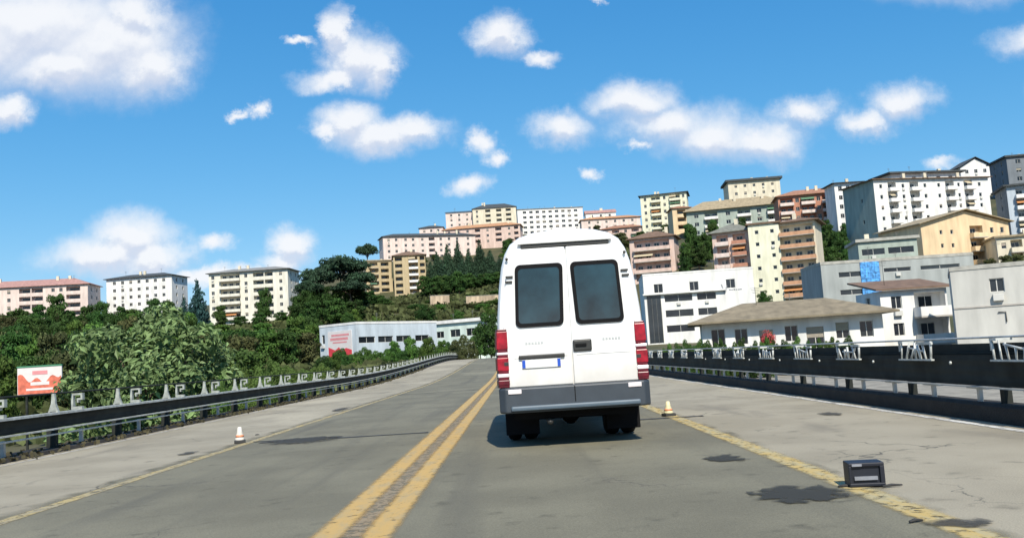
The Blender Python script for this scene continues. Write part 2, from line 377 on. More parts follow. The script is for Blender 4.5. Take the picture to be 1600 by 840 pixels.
m_lane, m_shoulder, m_yellow, m_fyellow, m_white, m_ryellow, m_band = road_mats()
m_conc = mat('weathered_concrete', (0.24, 0.22, 0.18), 0.9, var=0.25, scale=1.2, bump=0.3, bscale=12)
YS = [y for y in list(np.arange(-15, 42, 3))+list(np.arange(42, 120, 4))+list(np.arange(120, ROAD_END+1, 15))]
def strip(name, x0, x1, dz, m, parent=None, ya=-15, yb=ROAD_END, skirt=0, wob=0, n=1):
    ys = [ya]+[y for y in YS if ya < y < yb]+[yb]; b = MB(); vs = []
    rnd = random.Random(name)
    if wob:
        ys = list(np.arange(ya, min(yb, 60), 0.5))+[y for y in ys if y > 60]
    for y in ys:
        w0 = rnd.uniform(-wob, wob); w1 = rnd.uniform(-wob, wob)
        vs += [(x0+w0, y, road_z(y)+dz), (x1+w1, y, road_z(y)+dz)]
    k = len(ys)
    fs = [(2*i, 2*i+1, 2*i+3, 2*i+2) for i in range(k-1)]
    b.add(vs, fs)
    if skirt:
        for xx in (x0, x1):
            o = [(xx, y, road_z(y)+dz) for y in ys]+[(xx, y, road_z(y)+dz-skirt) for y in ys]
            b.add(o, [(i, i+1, k+i+1, k+i) for i in range(k-1)])
        b.add([(x0, ya, dz), (x1, ya, dz), (x1, ya, dz-skirt), (x0, ya, dz-skirt)], [(0, 1, 2, 3)])
    o = b.build(name, m, parent); return o
deck = tag(strip('road', XL-0.35, XR+0.45, 0, m_shoulder, skirt=2.4), kind='structure')
tag(strip('asphalt_lanes', LANE_L-0.35, LANE_R+0.30, 0.004, m_lane, deck, wob=0.02), kind='structure')
strip('centre_line', LANE_C-0.33, LANE_C-0.05, 0.008, m_yellow, deck, wob=0.006)
strip('centre_line', LANE_C+0.04, LANE_C+0.32, 0.008, m_yellow, deck, wob=0.006)
strip('worn_centre_band', LANE_C-0.16, LANE_C+0.15, 0.006, m_band, deck, wob=0.01)
strip('edge_line', LANE_R-0.06, LANE_R+0.21, 0.008, m_ryellow, deck, wob=0.008)
strip('edge_line', LANE_L-0.11, LANE_L+0.09, 0.008, m_fyellow, deck, wob=0.008)
strip('edge_line', XR-0.44, XR-0.28, 0.006, m_white, deck, wob=0.004)  # pale strip along the foot of the rail
strip('edge_line', XL+0.42, XL+0.5, 0.006, m_white, deck, wob=0.004)
def stain(name, col, power):
    m = bpy.data.materials.new(name); m.use_nodes = True; N = m.node_tree.nodes; L = m.node_tree.links; b = N['Principled BSDF']; b.inputs['Roughness'].default_value = 0.8; b.inputs['Base Color'].default_value = (*col, 1)
    tc = N.new('ShaderNodeTexCoord'); ma = N.new('ShaderNodeVectorMath'); ma.operation = 'MULTIPLY_ADD'; ma.inputs[1].default_value = (2, 2, 0); ma.inputs[2].default_value = (-1, -1, 0); L.new(tc.outputs['Generated'], ma.inputs[0])
    ln = N.new('ShaderNodeVectorMath'); ln.operation = 'LENGTH'; L.new(ma.outputs[0], ln.inputs[0])
    n = N.new('ShaderNodeTexNoise'); n.inputs['Scale'].default_value = 7; n.inputs['Detail'].default_value = 7; L.new(tc.outputs['Object'], n.inputs['Vector'])
    q = N.new('ShaderNodeMath'); q.operation = 'MULTIPLY_ADD'; L.new(n.outputs['Fac'], q.inputs[0]); q.inputs[1].default_value = 2.0; L.new(ln.outputs['Value'], q.inputs[2])
    s_ = node_sm(N, L, q.outputs[0], 1.55, 1.95); iv = N.new('ShaderNodeMath'); iv.operation = 'SUBTRACT'; iv.inputs[0].default_value = 1; L.new(s_, iv.inputs[1]); mu = N.new('ShaderNodeMath'); mu.operation = 'MULTIPLY'; mu.inputs[1].default_value = power; L.new(iv.outputs[0], mu.inputs[0]); L.new(mu.outputs[0], b.inputs['Alpha'])
    return m
m_tar = stain('tar_stain', (0.030, 0.029, 0.022), 0.86); m_tar2 = stain('faint_tar_stain', (0.045, 0.042, 0.034), 0.75)
def ground_at(px, py):
    v = ray(px, py); t = -CAM_H/v.z; return CAMP+v*t
def patch(px0, px1, py0, py1, m, seed, squash=1.0):
    a = ground_at(px0, (py0+py1)/2); b = ground_at(px1, (py0+py1)/2); n = ground_at((px0+px1)/2, py1); f = ground_at((px0+px1)/2, py0)
    cx, cy = (a.x+b.x)/2, (n.y+f.y)/2; rx, ry = (b.x-a.x)/2, (f.y-n.y)/2
    rnd = random.Random(seed); k = 36; ph = [rnd.uniform(0, 6.28) for _ in range(6)]
    vs = []
    for i in range(k):
        t = 2*math.pi*i/k; r = 1+0.10*math.sin(2*t+ph[0])+0.10*math.sin(3*t+ph[1])+0.07*math.sin(7*t+ph[2])+0.05*math.sin(11*t+ph[3])
        ct, st = math.cos(t), math.sin(t)
        vs.append((cx+rx*1.12*r*math.copysign(abs(ct)**0.8, ct), cy+ry*1.15*r*math.copysign(abs(st)**0.8, st), 0.014))
    mb = MB(); mb.add(vs, [tuple(range(k))])
    return mb.build('repair_patch', m, deck)
patch(1178, 1330, 760, 790, m_tar, 3); patch(1102, 1168, 712, 722, m_tar, 5); patch(1450, 1552, 811, 827, m_tar2, 8)
patch(1280, 1318, 644, 650, m_tar2, 11); patch(285, 302, 706, 711, m_tar2, 13); patch(525, 540, 637, 642, m_tar2, 17); patch(440, 520, 683, 693, m_tar2, 21)
# expansion joints across the deck
m_joint = mat('dark_joint', (0.045, 0.043, 0.04), 0.7, var=0.3, scale=5)
for y, x0, x1 in ((15.3, LANE_L+0.25, LANE_C-0.35), (15.15, LANE_R-0.55, LANE_R+0.55), (34.5, LANE_L, LANE_C-0.3), (15.6, LANE_L+0.05, LANE_L+1.6)):
    mb = MB(); n = 14; rnd = random.Random(int(y*10)); up = []; dn = []
    for i in range(n+1):
        x = x0+(x1-x0)*i/n; w = 0.07+rnd.uniform(-0.03, 0.03); c = y+rnd.uniform(-0.02, 0.02)
        up.append((x, c+w, road_z(y)+0.011)); dn.append((x, c-w, road_z(y)+0.011))
    mb.add(dn+up, [(i, i+1, n+1+i+1, n+1+i) for i in range(n)])
    mb.build('expansion_joint', m_joint, deck)

# ------------------------------------------------------------------ guardrails
m_galv = mat('galvanised_steel', (0.42, 0.43, 0.42), 0.45, metal=0.35, var=0.2, scale=6)
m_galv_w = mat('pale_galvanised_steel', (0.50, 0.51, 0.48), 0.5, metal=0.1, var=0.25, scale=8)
m_galv_l = mat('dull_galvanised_steel', (0.33, 0.35, 0.32), 0.6, metal=0.1, var=0.3, scale=9)
m_dsteel = mat('dark_weathered_steel', (0.024, 0.027, 0.024), 0.8, metal=0.0, spec=0.2, var=0.35, scale=2.5)
m_kerb_shade = mat('kerb_in_shade', (0.022, 0.019, 0.016), 0.9, var=0.3, scale=4, bump=0.3)  # near-black tone carries the shade at the foot of the rails
def wprof(s, z0, z1, waves=2, dep=0.08, thick=0.0):
    pts = []; n = waves*8
    for i in range(n+1):
        t = i/n; pts.append((s*dep*(0.5-0.5*math.cos(2*math.pi*waves*t)), z0+(z1-z0)*t))
    return pts
def path(x, ya, yb, dz=0):
    ys = [ya]+[y for y in YS if ya+1 < y < yb-1]+[yb]
    return [(x+bend(y), y, road_z(y)+dz) for y in ys]
def bend(y): return 0.0
STEP = 2.64
def left_rail():
    g = thing('guardrail', 'dark steel guardrail with white tapered posts and hook brackets by the leafy side', 'guardrail', (XL, 0, 0))
    ya, yb = -9.0, 150.0
    pr = wprof(0.09, 0.43, 0.665); pr = pr+[(p[0]-0.012, p[1]) for p in pr[::-1]]+[pr[0]]
    MB().sweep(pr, path(0, ya, yb)).build('beam', m_dsteel, g)
    mb = MB()
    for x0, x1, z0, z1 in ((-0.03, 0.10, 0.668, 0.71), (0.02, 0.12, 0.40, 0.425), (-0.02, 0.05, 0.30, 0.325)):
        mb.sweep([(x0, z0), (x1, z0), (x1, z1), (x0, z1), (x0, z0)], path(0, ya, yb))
    mb.build('beam_edge', m_galv_w, g)  # pale strips stand for the sunlit edges of the dark beam
    mb = MB(); mb.tube(path(-0.16, ya, yb, 1.05), 0.018, 8); mb.build('top_rail', m_dsteel, g)
    pm = MB(); pm.box(-0.05, 0.05, -0.05, 0.05, 0.0, 0.72); pm.box(-0.14, -0.05, -0.012, 0.012, 0.0, 0.72)
    pme = pm.mesh('post'); pme.materials.append(m_dsteel)
    tm = MB(); tm.prism([(-0.095, 0.71), (0.095, 0.71), (0.04, 0.86), (0.022, 1.05), (-0.022, 1.05), (-0.04, 0.86)], -0.03, 0.03)
    rot = Matrix.Rotation(R(90), 4, 'Z')
    tme = tm.mesh('post_cap'); tme.materials.append(m_galv_l)
    cm = MB()
    for a in ((-0.11, 0.10, 0.711, 0.765), (-0.11, -0.07, 0.765, 0.985), (-0.11, 0.11, 0.985, 1.02), (0.075, 0.11, 0.89, 0.985), (0.0, 0.075, 0.89, 0.925), (0.0, 0.03, 0.84, 0.89)):
        cm.box(a[0], a[1], -0.045, 0.045, a[2], a[3])
    cme = cm.mesh('hook_bracket'); cme.materials.append(m_galv_l)
    lm = MB(); lm.box(-0.03, 0.03, -0.03, 0.03, 0.02, 0.335); lme = lm.mesh('lower_strut'); lme.materials.append(m_galv)
    y = 16.5-STEP*9
    while y < yb-2:
        z = road_z(y); link('post', pme, g, (-0.06, y, z)); link('post_cap', tme, g, (-0.06, y, z), 0)
        if y < 75:
            link('hook_bracket', cme, g, (-0.06, y+0.9, z)); link('lower_strut', lme, g, (-0.03, y+0.95, z))
        y += STEP
    MB().sweep([(-0.42, 0.0), (-0.42, 0.07), (0.16, 0.06), (0.2, 0.0)], path(0, ya, yb)).build('kerb', m_kerb_shade, g)
left_rail()
def right_rail():
    g = thing('guardrail', 'tall black guardrail with broad beam and pale strutted brackets by the villas', 'guardrail', (XR, 0, 0))
    ya, yb = -9.0, 150.0
    pr = wprof(-0.09, 0.44, 0.84, 3, 0.07); pr = pr+[(p[0]+0.012, p[1]) for p in pr[::-1]]+[pr[0]]
    MB().sweep(pr, path(0, ya, yb)).build('beam', m_dsteel, g)
    MB().sweep([(-0.10, 0.0), (-0.10, 0.20), (-0.05, 0.235), (0.2, 0.235), (0.2, 0.0)], path(0, ya, yb)).build('kerb', m_kerb_shade, g)
    mb = MB(); mb.tube(path(0.10, ya, yb, 1.06), 0.014, 8); mb.build('top_rail', m_galv, g)
    MB().sweep([(0.11, 0.80), (0.11, 0.985), (0.14, 0.985), (0.14, 0.80), (0.11, 0.80)], path(0, ya, yb)).build('upper_beam', m_dsteel, g)
    mb = MB(); mb.sweep([(0.06, 0.845), (0.12, 0.845), (0.12, 0.87), (0.06, 0.87), (0.06, 0.845)], path(0, ya, yb)); mb.build('beam_edge', m_dsteel, g)
    pm = MB(); pm.box(0.02, 0.12, -0.05, 0.05, 0.2, 0.86); pme = pm.mesh('post'); pme.materials.append(m_dsteel)
    # bracket: a base flange with upright, two slanting struts and a hooked arm to the hand rail
    X_ = -0.08; bmes = []
    for v_ in range(4):
        rb = random.Random(40+v_); bm = MB(); e0, e1 = -0.5-rb.uniform(0, .15), 0.5+rb.uniform(0, .15)
        bm.box(-0.11, -0.065, e0, e1, 0.765, 0.787)
        for k_ in range(7):
            y0_ = e0+0.06+(e1-e0-0.12)*k_/6; bm.tube([(X_, y0_, 0.787), (X_, y0_+rb.uniform(-0.2, 0.2)*(1 if k_ % 3 else 0.2), rb.uniform(0.93, 1.05))], rb.uniform(0.012, 0.022), 6)
        bm.box(-0.095, -0.065, e0, e0+rb.uniform(0.25, 0.45), 0.995, 1.03); bm.box(-0.095, 0.12, e1-0.16, e1, 1.02, 1.05); bm.box(-0.09, -0.07, e1-0.03, e1, 0.9, 1.02)
        bm.tube([(X_, e0+0.3, 0.9), (X_, e1-0.3, rb.uniform(0.84, 0.98))], 0.014, 6)
        me_ = bm.mesh('bracket'); me_.materials.append(m_galv_w); bmes.append(me_)
    MB().sweep([(-0.115, 0.425), (-0.04, 0.425), (-0.04, 0.442), (-0.115, 0.442), (-0.115, 0.425)], path(0, ya, yb)).build('lit_edge_strip', m_galv, g)  # pale strip added to draw the sunlit lower edge of the beam
    sm = MB(); sm.box(0.0, 0.05, -0.03, 0.03, 0.235, 0.44); sm.box(-0.02, 0.05, -0.25, 0.25, 0.40, 0.425); sme = sm.mesh('lower_strut'); sme.materials.append(m_galv)
    bt = MB(); bt.lathe([(0.0, 0), (0.022, 0), (0.022, 0.02), (0.0, 0.025)], 8); bte = bt.mesh('bolt'); bte.materials.append(m_galv_w)
    y = 10.67-STEP*6
    while y < yb-2:
        z = road_z(y); link('post', pme, g, (0, y+0.55, z)); link('bracket', bmes[int(y*7) % 4], g, (0, y, z))
        if y < 60:
            link('lower_strut', sme, g, (0, y-0.25, z)); link('lower_strut', sme, g, (0, y+1.1, z))
        if y < 30:
            o = link('bolt', bte, g, (-0.095, y-1.1, z+0.84-0.1)); o.rotation_euler = (0, R(-90), 0)
        y += STEP
right_rail()
# ------------------------------------------------------------------ buildings
def plaster(name, c, v=0.10): return mat(name, c, 0.9, var=v*1.5, scale=0.5, bump=0.15, bscale=3, detail=9, stretch=(1.6, 1.6, 0.35))
W = dict(white=plaster('white_plaster', (0.70, 0.69, 0.66)), cream=plaster('cream_plaster', (0.62, 0.56, 0.43)), pink=plaster('pink_plaster', (0.60, 0.45, 0.38)),
         palepink=plaster('pale_pink_plaster', (0.66, 0.54, 0.48)), ochre=plaster('ochre_plaster', (0.44, 0.35, 0.21)), peach=plaster('peach_plaster', (0.66, 0.50, 0.31)),
         ivory=plaster('ivory_plaster', (0.68, 0.65, 0.55)), bluewhite=plaster('blue_white_render', (0.50, 0.56, 0.60)), lemon=plaster('pale_lemon_plaster', (0.68, 0.66, 0.50)), grey=plaster('grey_plaster', (0.32, 0.34, 0.33)), sage=plaster('sage_plaster_and_end_shade', (0.33, 0.38, 0.33)),
         red=plaster('brick_red_plaster', (0.42, 0.20, 0.13)), orange=plaster('orange_plaster', (0.52, 0.29, 0.17)), mint=plaster('mint_plaster', (0.55, 0.64, 0.58)),
         stone=plaster('beige_stone', (0.42, 0.33, 0.23), 0.25), shed=plaster('pale_grey_render', (0.48, 0.47, 0.43)), blue=plaster('pale_blue_render', (0.42, 0.47, 0.52)), slate=plaster('slate_render_and_end_shade', (0.16, 0.18, 0.20)))  # sage and slate also serve as painted shade on two end walls
def rmat(n, c): return mat(n, c, 0.85, var=0.22, scale=1.2, bump=0.5, bscale=5)
RF = dict(terra=rmat('terracotta_tiles', (0.30, 0.15, 0.09)), pinkr=rmat('faded_red_tiles', (0.36, 0.20, 0.17)), brown=rmat('brown_tiles', (0.16, 0.10, 0.065)), tan=rmat('tan_tiles', (0.30, 0.24, 0.15)),
          dark=rmat('dark_slate_roof', (0.050, 0.058, 0.062)), greyg=rmat('grey_green_roof', (0.17, 0.17, 0.14)), grey=rmat('grey_roof', (0.20, 0.20, 0.19)), olive=rmat('olive_brown_tiles', (0.20, 0.165, 0.11)), conc=rmat('concrete_roof', (0.36, 0.35, 0.31)), orange=rmat('orange_tiles', (0.42, 0.22, 0.11)))
m_glass = mat('window_glass', (0.018, 0.022, 0.026), 0.15, var=0.3, scale=0.5, spec=0.6, obj_var=0.5)
m_frame = mat('white_window_frame', (0.55, 0.54, 0.50), 0.6, var=0.05)
m_shut = mat('roller_shutter', (0.34, 0.30, 0.24), 0.7, var=0.1, obj_var=0.35)
m_slab = mat('balcony_concrete', (0.40, 0.37, 0.33), 0.9, var=0.15, scale=1)
m_rail = mat('balcony_railing', (0.10, 0.10, 0.095), 0.6, metal=0.3)

AWN = [mat('orange_awning', (0.50, 0.22, 0.08), 0.8), mat('green_awning', (0.10, 0.20, 0.12), 0.8), mat('beige_awning', (0.50, 0.42, 0.28), 0.8)]
MC = {}
def window_meshes(w, h, shut):
    k = (round(w, 1), round(h, 1), shut)
    if k not in MC:
        f = MB(); t = 0.06; w, h = k[0], k[1]
        f.box(0, t, 0.14, 0.2, 0, h); f.box(w-t, w, 0.14, 0.2, 0, h); f.box(t, w-t, 0.14, 0.2, 0, t); f.box(t, w-t, 0.14, 0.2, h-t, h)
        if w > 0.9: f.box(w/2-0.035, w/2+0.035, 0.145, 0.195, t, h-t)
        fm = f.mesh('window'); fm.materials.append(m_frame)
        p = MB(); zt = h*(1-shut); p.quad((0.02, 0.18, 0.02), (w-0.02, 0.18, 0.02), (w-0.02, 0.18, h-0.02), (0.02, 0.18, h-0.02)); pm = p.mesh('pane'); pm.materials.append(m_glass)
        sm = None
        if shut > 0.05:
            s = MB(); n = max(3, int((h-zt)/0.14))
            for i in range(n):
                z0 = zt+(h-zt)*i/n; z1 = zt+(h-zt)*(i+1)/n
                s.add([(0.05, 0.12, z0), (w-0.05, 0.12, z0), (w-0.05, 0.1, z1-0.02), (0.05, 0.1, z1-0.02), (0.05, 0.13, z1), (w-0.05, 0.13, z1)], [(0, 1, 2, 3), (3, 2, 5, 4)])
            sm = s.mesh('shutter'); sm.materials.append(m_shut)
        MC[k] = (fm, pm, sm, k[0], k[1])
    return MC[k]
def balcony_meshes(w, d, kind, wallm):
    k = ('b', round(w, 1), round(d, 1), kind, wallm.name)
    if k not in MC:
        w = k[1]; s = MB(); s.box(0, w, -d, 0.02, -0.16, 0.0); sm = s.mesh('balcony'); sm.materials.append(m_slab)
        p = MB()
        if kind == 'solid':
            p.box(0, w, -d, -d+0.1, 0.003, 0.95); p.box(0, 0.1, -d+0.1, 0, 0.003, 0.95); p.box(w-0.1, w, -d+0.1, 0, 0.003, 0.95)
            pm = p.mesh('parapet'); pm.materials.append(wallm)
        else:
            p.box(0, w, -d, -d+0.05, 0.93, 0.98); p.box(0, 0.05, -d+0.05, 0, 0.93, 0.98); p.box(w-0.05, w, -d+0.05, 0, 0.93, 0.98)
            p.box(0, w, -d, -d+0.04, 0.08, 0.12)
            n = max(4, int(w/0.22))
            for i in range(n+1): x = w*i/n; p.box(x-0.015, x+0.015, -d+0.01, -d+0.035, 0.12, 0.93)
            for i in range(1, 5): y = -d+d*i/5; p.box(0.01, 0.035, y, y+0.03, 0.0, 0.93); p.box(w-0.035, w-0.01, y, y+0.03, 0.0, 0.93)
            pm = p.mesh('railing'); pm.materials.append(m_rail)
        MC[k] = (sm, pm)
    return MC[k]

def wall_panel(mb, o, U, inn, L, z0, z1, holes):
    """rectangular wall at origin o along unit U, holes = (u0,u1,za,zb,depth); reveals go in along inn"""
    us = sorted({0, L, *[h[0] for h in holes], *[h[1] for h in holes]}); zs = sorted({z0, z1, *[h[2] for h in holes], *[h[3] for h in holes]})
    pt = lambda u, z, d=0: (o[0]+U[0]*u+inn[0]*d, o[1]+U[1]*u+inn[1]*d, z)
    for i in range(len(us)-1):
        for j in range(len(zs)-1):
            uc, zc = (us[i]+us[i+1])/2, (zs[j]+zs[j+1])/2
            if any(h[0] < uc < h[1] and h[2] < zc < h[3] for h in holes): continue
            mb.quad(pt(us[i], zs[j]), pt(us[i+1], zs[j]), pt(us[i+1], zs[j+1]), pt(us[i], zs[j+1]))
    for a, b, c, d, e in holes:
        for (p, q) in (((a, c), (b, c)), ((b, c), (b, d)), ((b, d), (a, d)), ((a, d), (a, c))):
            mb.quad(pt(*p), pt(*q), pt(*q, e), pt(*p, e))
        if e > 0.5: mb.quad(pt(a, c, e), pt(b, c, e), pt(b, d, e), pt(a, d, e))

def face_items(root, cols, L, H, sh, top_gap, rnd, wallm, zmin):
    """lay windows / balconies / loggias out over one wall; returns holes and (name, data) to place"""
    holes = []; put = []
    ns = max(1, int((H-zmin+0.3)/sh))
    for c in cols:
        typ, u, w = c[0], c[1], c[2]; opt = c[3] if len(c) > 3 else {}
        for s in range(ns):
            if 'rows' in opt and s not in opt['rows']: continue
            zf = H-top_gap-(s+1)*sh                       # floor level, storeys counted from the top
            if zf < zmin-0.5: break
            uc = u*L; a, b = uc-w/2, uc+w/2
            if typ == 'w':
                hh = opt.get('h', 1.4); sill = opt.get('sill', 0.95)
                h = (a, b, zf+sill, min(zf+sill+hh, zf+sh-0.15), 0.2); holes.append(h); put.append(('w', h, rnd.choice((0, 0, 0, 0, 0.3, 0.5)) if not opt.get('open') else 0))
            elif typ == 'b':
                h = (a+0.2, b-0.2, zf+0.03, zf+sh-0.3, 1.2); holes.append(h); put.append(('d', h))
                put.append(('b', a, zf, w, opt.get('d', 1.3), opt.get('k', 'solid'), opt.get('pm', wallm)))
            elif typ == 'l':
                h = (a, b, zf+0.1, zf+sh-0.35, 1.5); holes.append(h); put.append(('l', h, opt.get('pm', wallm)))
    return holes, put

def place(root, put, frame):
    """frame: (origin, rz) of the wall inside the building"""
    (ox, oy), rz = frame
    ca, sa = math.cos(rz), math.sin(rz)
    tr = lambda u, d, z: (ox+ca*u-sa*d, oy+sa*u+ca*d, z)
    for p in put:
        if p[0] == 'w':
            a, b, c, d, e = p[1]; fm, pm, sm, w0, h0 = window_meshes(b-a, d-c, p[2])
            o = link('window', fm, root, tr(a, 0, c), rz); o.scale = ((b-a)/w0, 1, (d-c)/h0)
            link('pane', pm, o)
            if sm: link('shutter', sm, o)
        elif p[0] == 'b':
            _, a, zf, w, dd, k, wm = p; sm, pm = balcony_meshes(w, dd, k, wm)
            o = link('balcony', sm, root, tr(a, 0, zf), rz); link('parapet' if k == 'solid' else 'railing', pm, o)
        elif p[0] == 'd':
            a, b, c, d, e = p[1]; n = max(1, round((b-a)/2.6))
            k = ('dm',)
            if k not in MC:
                f = MB(); f.box(0, 0.06, -0.06, 0, 0, 2.1); f.box(1.44, 1.5, -0.06, 0, 0, 2.1); f.box(0.06, 1.44, -0.06, 0, 2.04, 2.1); f.box(0.72, 0.78, -0.06, 0, 0, 2.04); fm = f.mesh('balcony_door'); fm.materials.append(m_frame)
                g = MB(); g.quad((0.06, -0.03, 0.01), (1.44, -0.03, 0.01), (1.44, -0.03, 2.04), (0.06, -0.03, 2.04)); gm = g.mesh('pane'); gm.materials.append(m_glass); MC[k] = (fm, gm)
            for i in range(n):
                uc = a+(b-a)*(i+0.5)/n; o = link('balcony_door', MC[k][0], root, tr(uc-0.75, e-0.003, c+0.01), rz); link('pane', MC[k][1], o)
        elif p[0] == 'l':
            a, b, c, d, e = p[1]; w = b-a
            k = ('lw', round(w, 1), round(d-c, 1), p[2].name)
            if k not in MC:
                q = MB(); q.box(0.0, w, -0.04, 0.08, -0.1, 0.92); pm = q.mesh('loggia_parapet'); pm.materials.append(p[2])
                g = MB(); g.quad((w*0.18, 1.47, 0), (w*0.82, 1.47, 0), (w*0.82, 1.47, 2.1), (w*0.18, 1.47, 2.1)); gm = g.mesh('loggia_door'); gm.materials.append(m_glass); MC[k] = (pm, gm)
            pm, gm = MC[k]
            link('loggia_parapet', pm, root, tr(a, 0, c), rz); link('loggia_door', gm, root, tr(a, 0, c), rz)

def roof_mesh(kind, L, D, H, ov, h):
    r = MB(); x0, x1, y0, y1 = -ov, L+ov, -ov, D+ov; t = 0.18
    if kind == 'flat':
        r.box(x0, x1, y0, y1, H+0.003, H+h)
    elif kind == 'parapet':
        r.box(-0.06, L+0.06, -0.06, 0.2, H+0.003, H+h); r.box(-0.06, L+0.06, D-0.2, D+0.06, H+0.003, H+h)
        r.box(-0.06, 0.2, 0.2, D-0.2, H+0.003, H+h); r.box(L-0.2, L+0.06, 0.2, D-0.2, H+0.003, H+h)
    elif kind == 'hip':
        i = min((x1-x0)/2-0.05, (y1-y0)/2); ym = (y0+y1)/2
        v = [(x0, y0, H), (x1, y0, H), (x1, y1, H), (x0, y1, H), (x0, y0, H+t), (x1, y0, H+t), (x1, y1, H+t), (x0, y1, H+t), (x0+i, ym, H+t+h), (x1-i, ym, H+t+h)]
        r.add(v, [(3, 2, 1, 0), (0, 1, 5, 4), (1, 2, 6, 5), (2, 3, 7, 6), (3, 0, 4, 7), (4, 5, 9, 8), (6, 7, 8, 9), (5, 6, 9), (7, 4, 8)])
    elif kind == 'gable':                                   # ridge along the front
        ym = (y0+y1)/2
        v = [(x, y, z) for x in (x0, x1) for y, z in ((y0, H-0.1), (y0, H+t-0.1), (ym, H+h+t), (y1, H+t-0.1), (y1, H-0.1), (ym, H+h))]
        r.add(v, [(0, 1, 2, 5), (2, 3, 4, 5), (6, 11, 8, 7), (8, 11, 10, 9), (0, 6, 7, 1), (1, 7, 8, 2), (2, 8, 9, 3), (3, 9, 10, 4), (0, 5, 11, 6), (5, 4, 10, 11)])
    elif kind == 'gablef':                                  # gable end to the front, ridge runs back
        xm = (x0+x1)/2
        v = [(x, y, z) for y in (y0, y1) for x, z in ((x0, H-0.1), (x0, H+t-0.1), (xm, H+h+t), (x1, H+t-0.1), (x1, H-0.1), (xm, H+h))]
        r.add(v, [(5, 2, 1, 0), (5, 4, 3, 2), (7, 8, 11, 6), (9, 10, 11, 8), (1, 7, 6, 0), (2, 8, 7, 1), (3, 9, 8, 2), (4, 10, 9, 3), (6, 11, 5, 0), (11, 10, 4, 5)])
    elif kind == 'shed':                                    # low at the front, high at the back
        v = [(x, y, z) for x in (x0, x1) for y, z in ((y0, H), (y0, H+t), (y1, H+h+t), (y1, H+h))]
        r.add(v, [(0, 1, 2, 3), (4, 7, 6, 5), (0, 4, 5, 1), (1, 5, 6, 2), (2, 6, 7, 3), (3, 7, 4, 0)])
    return r

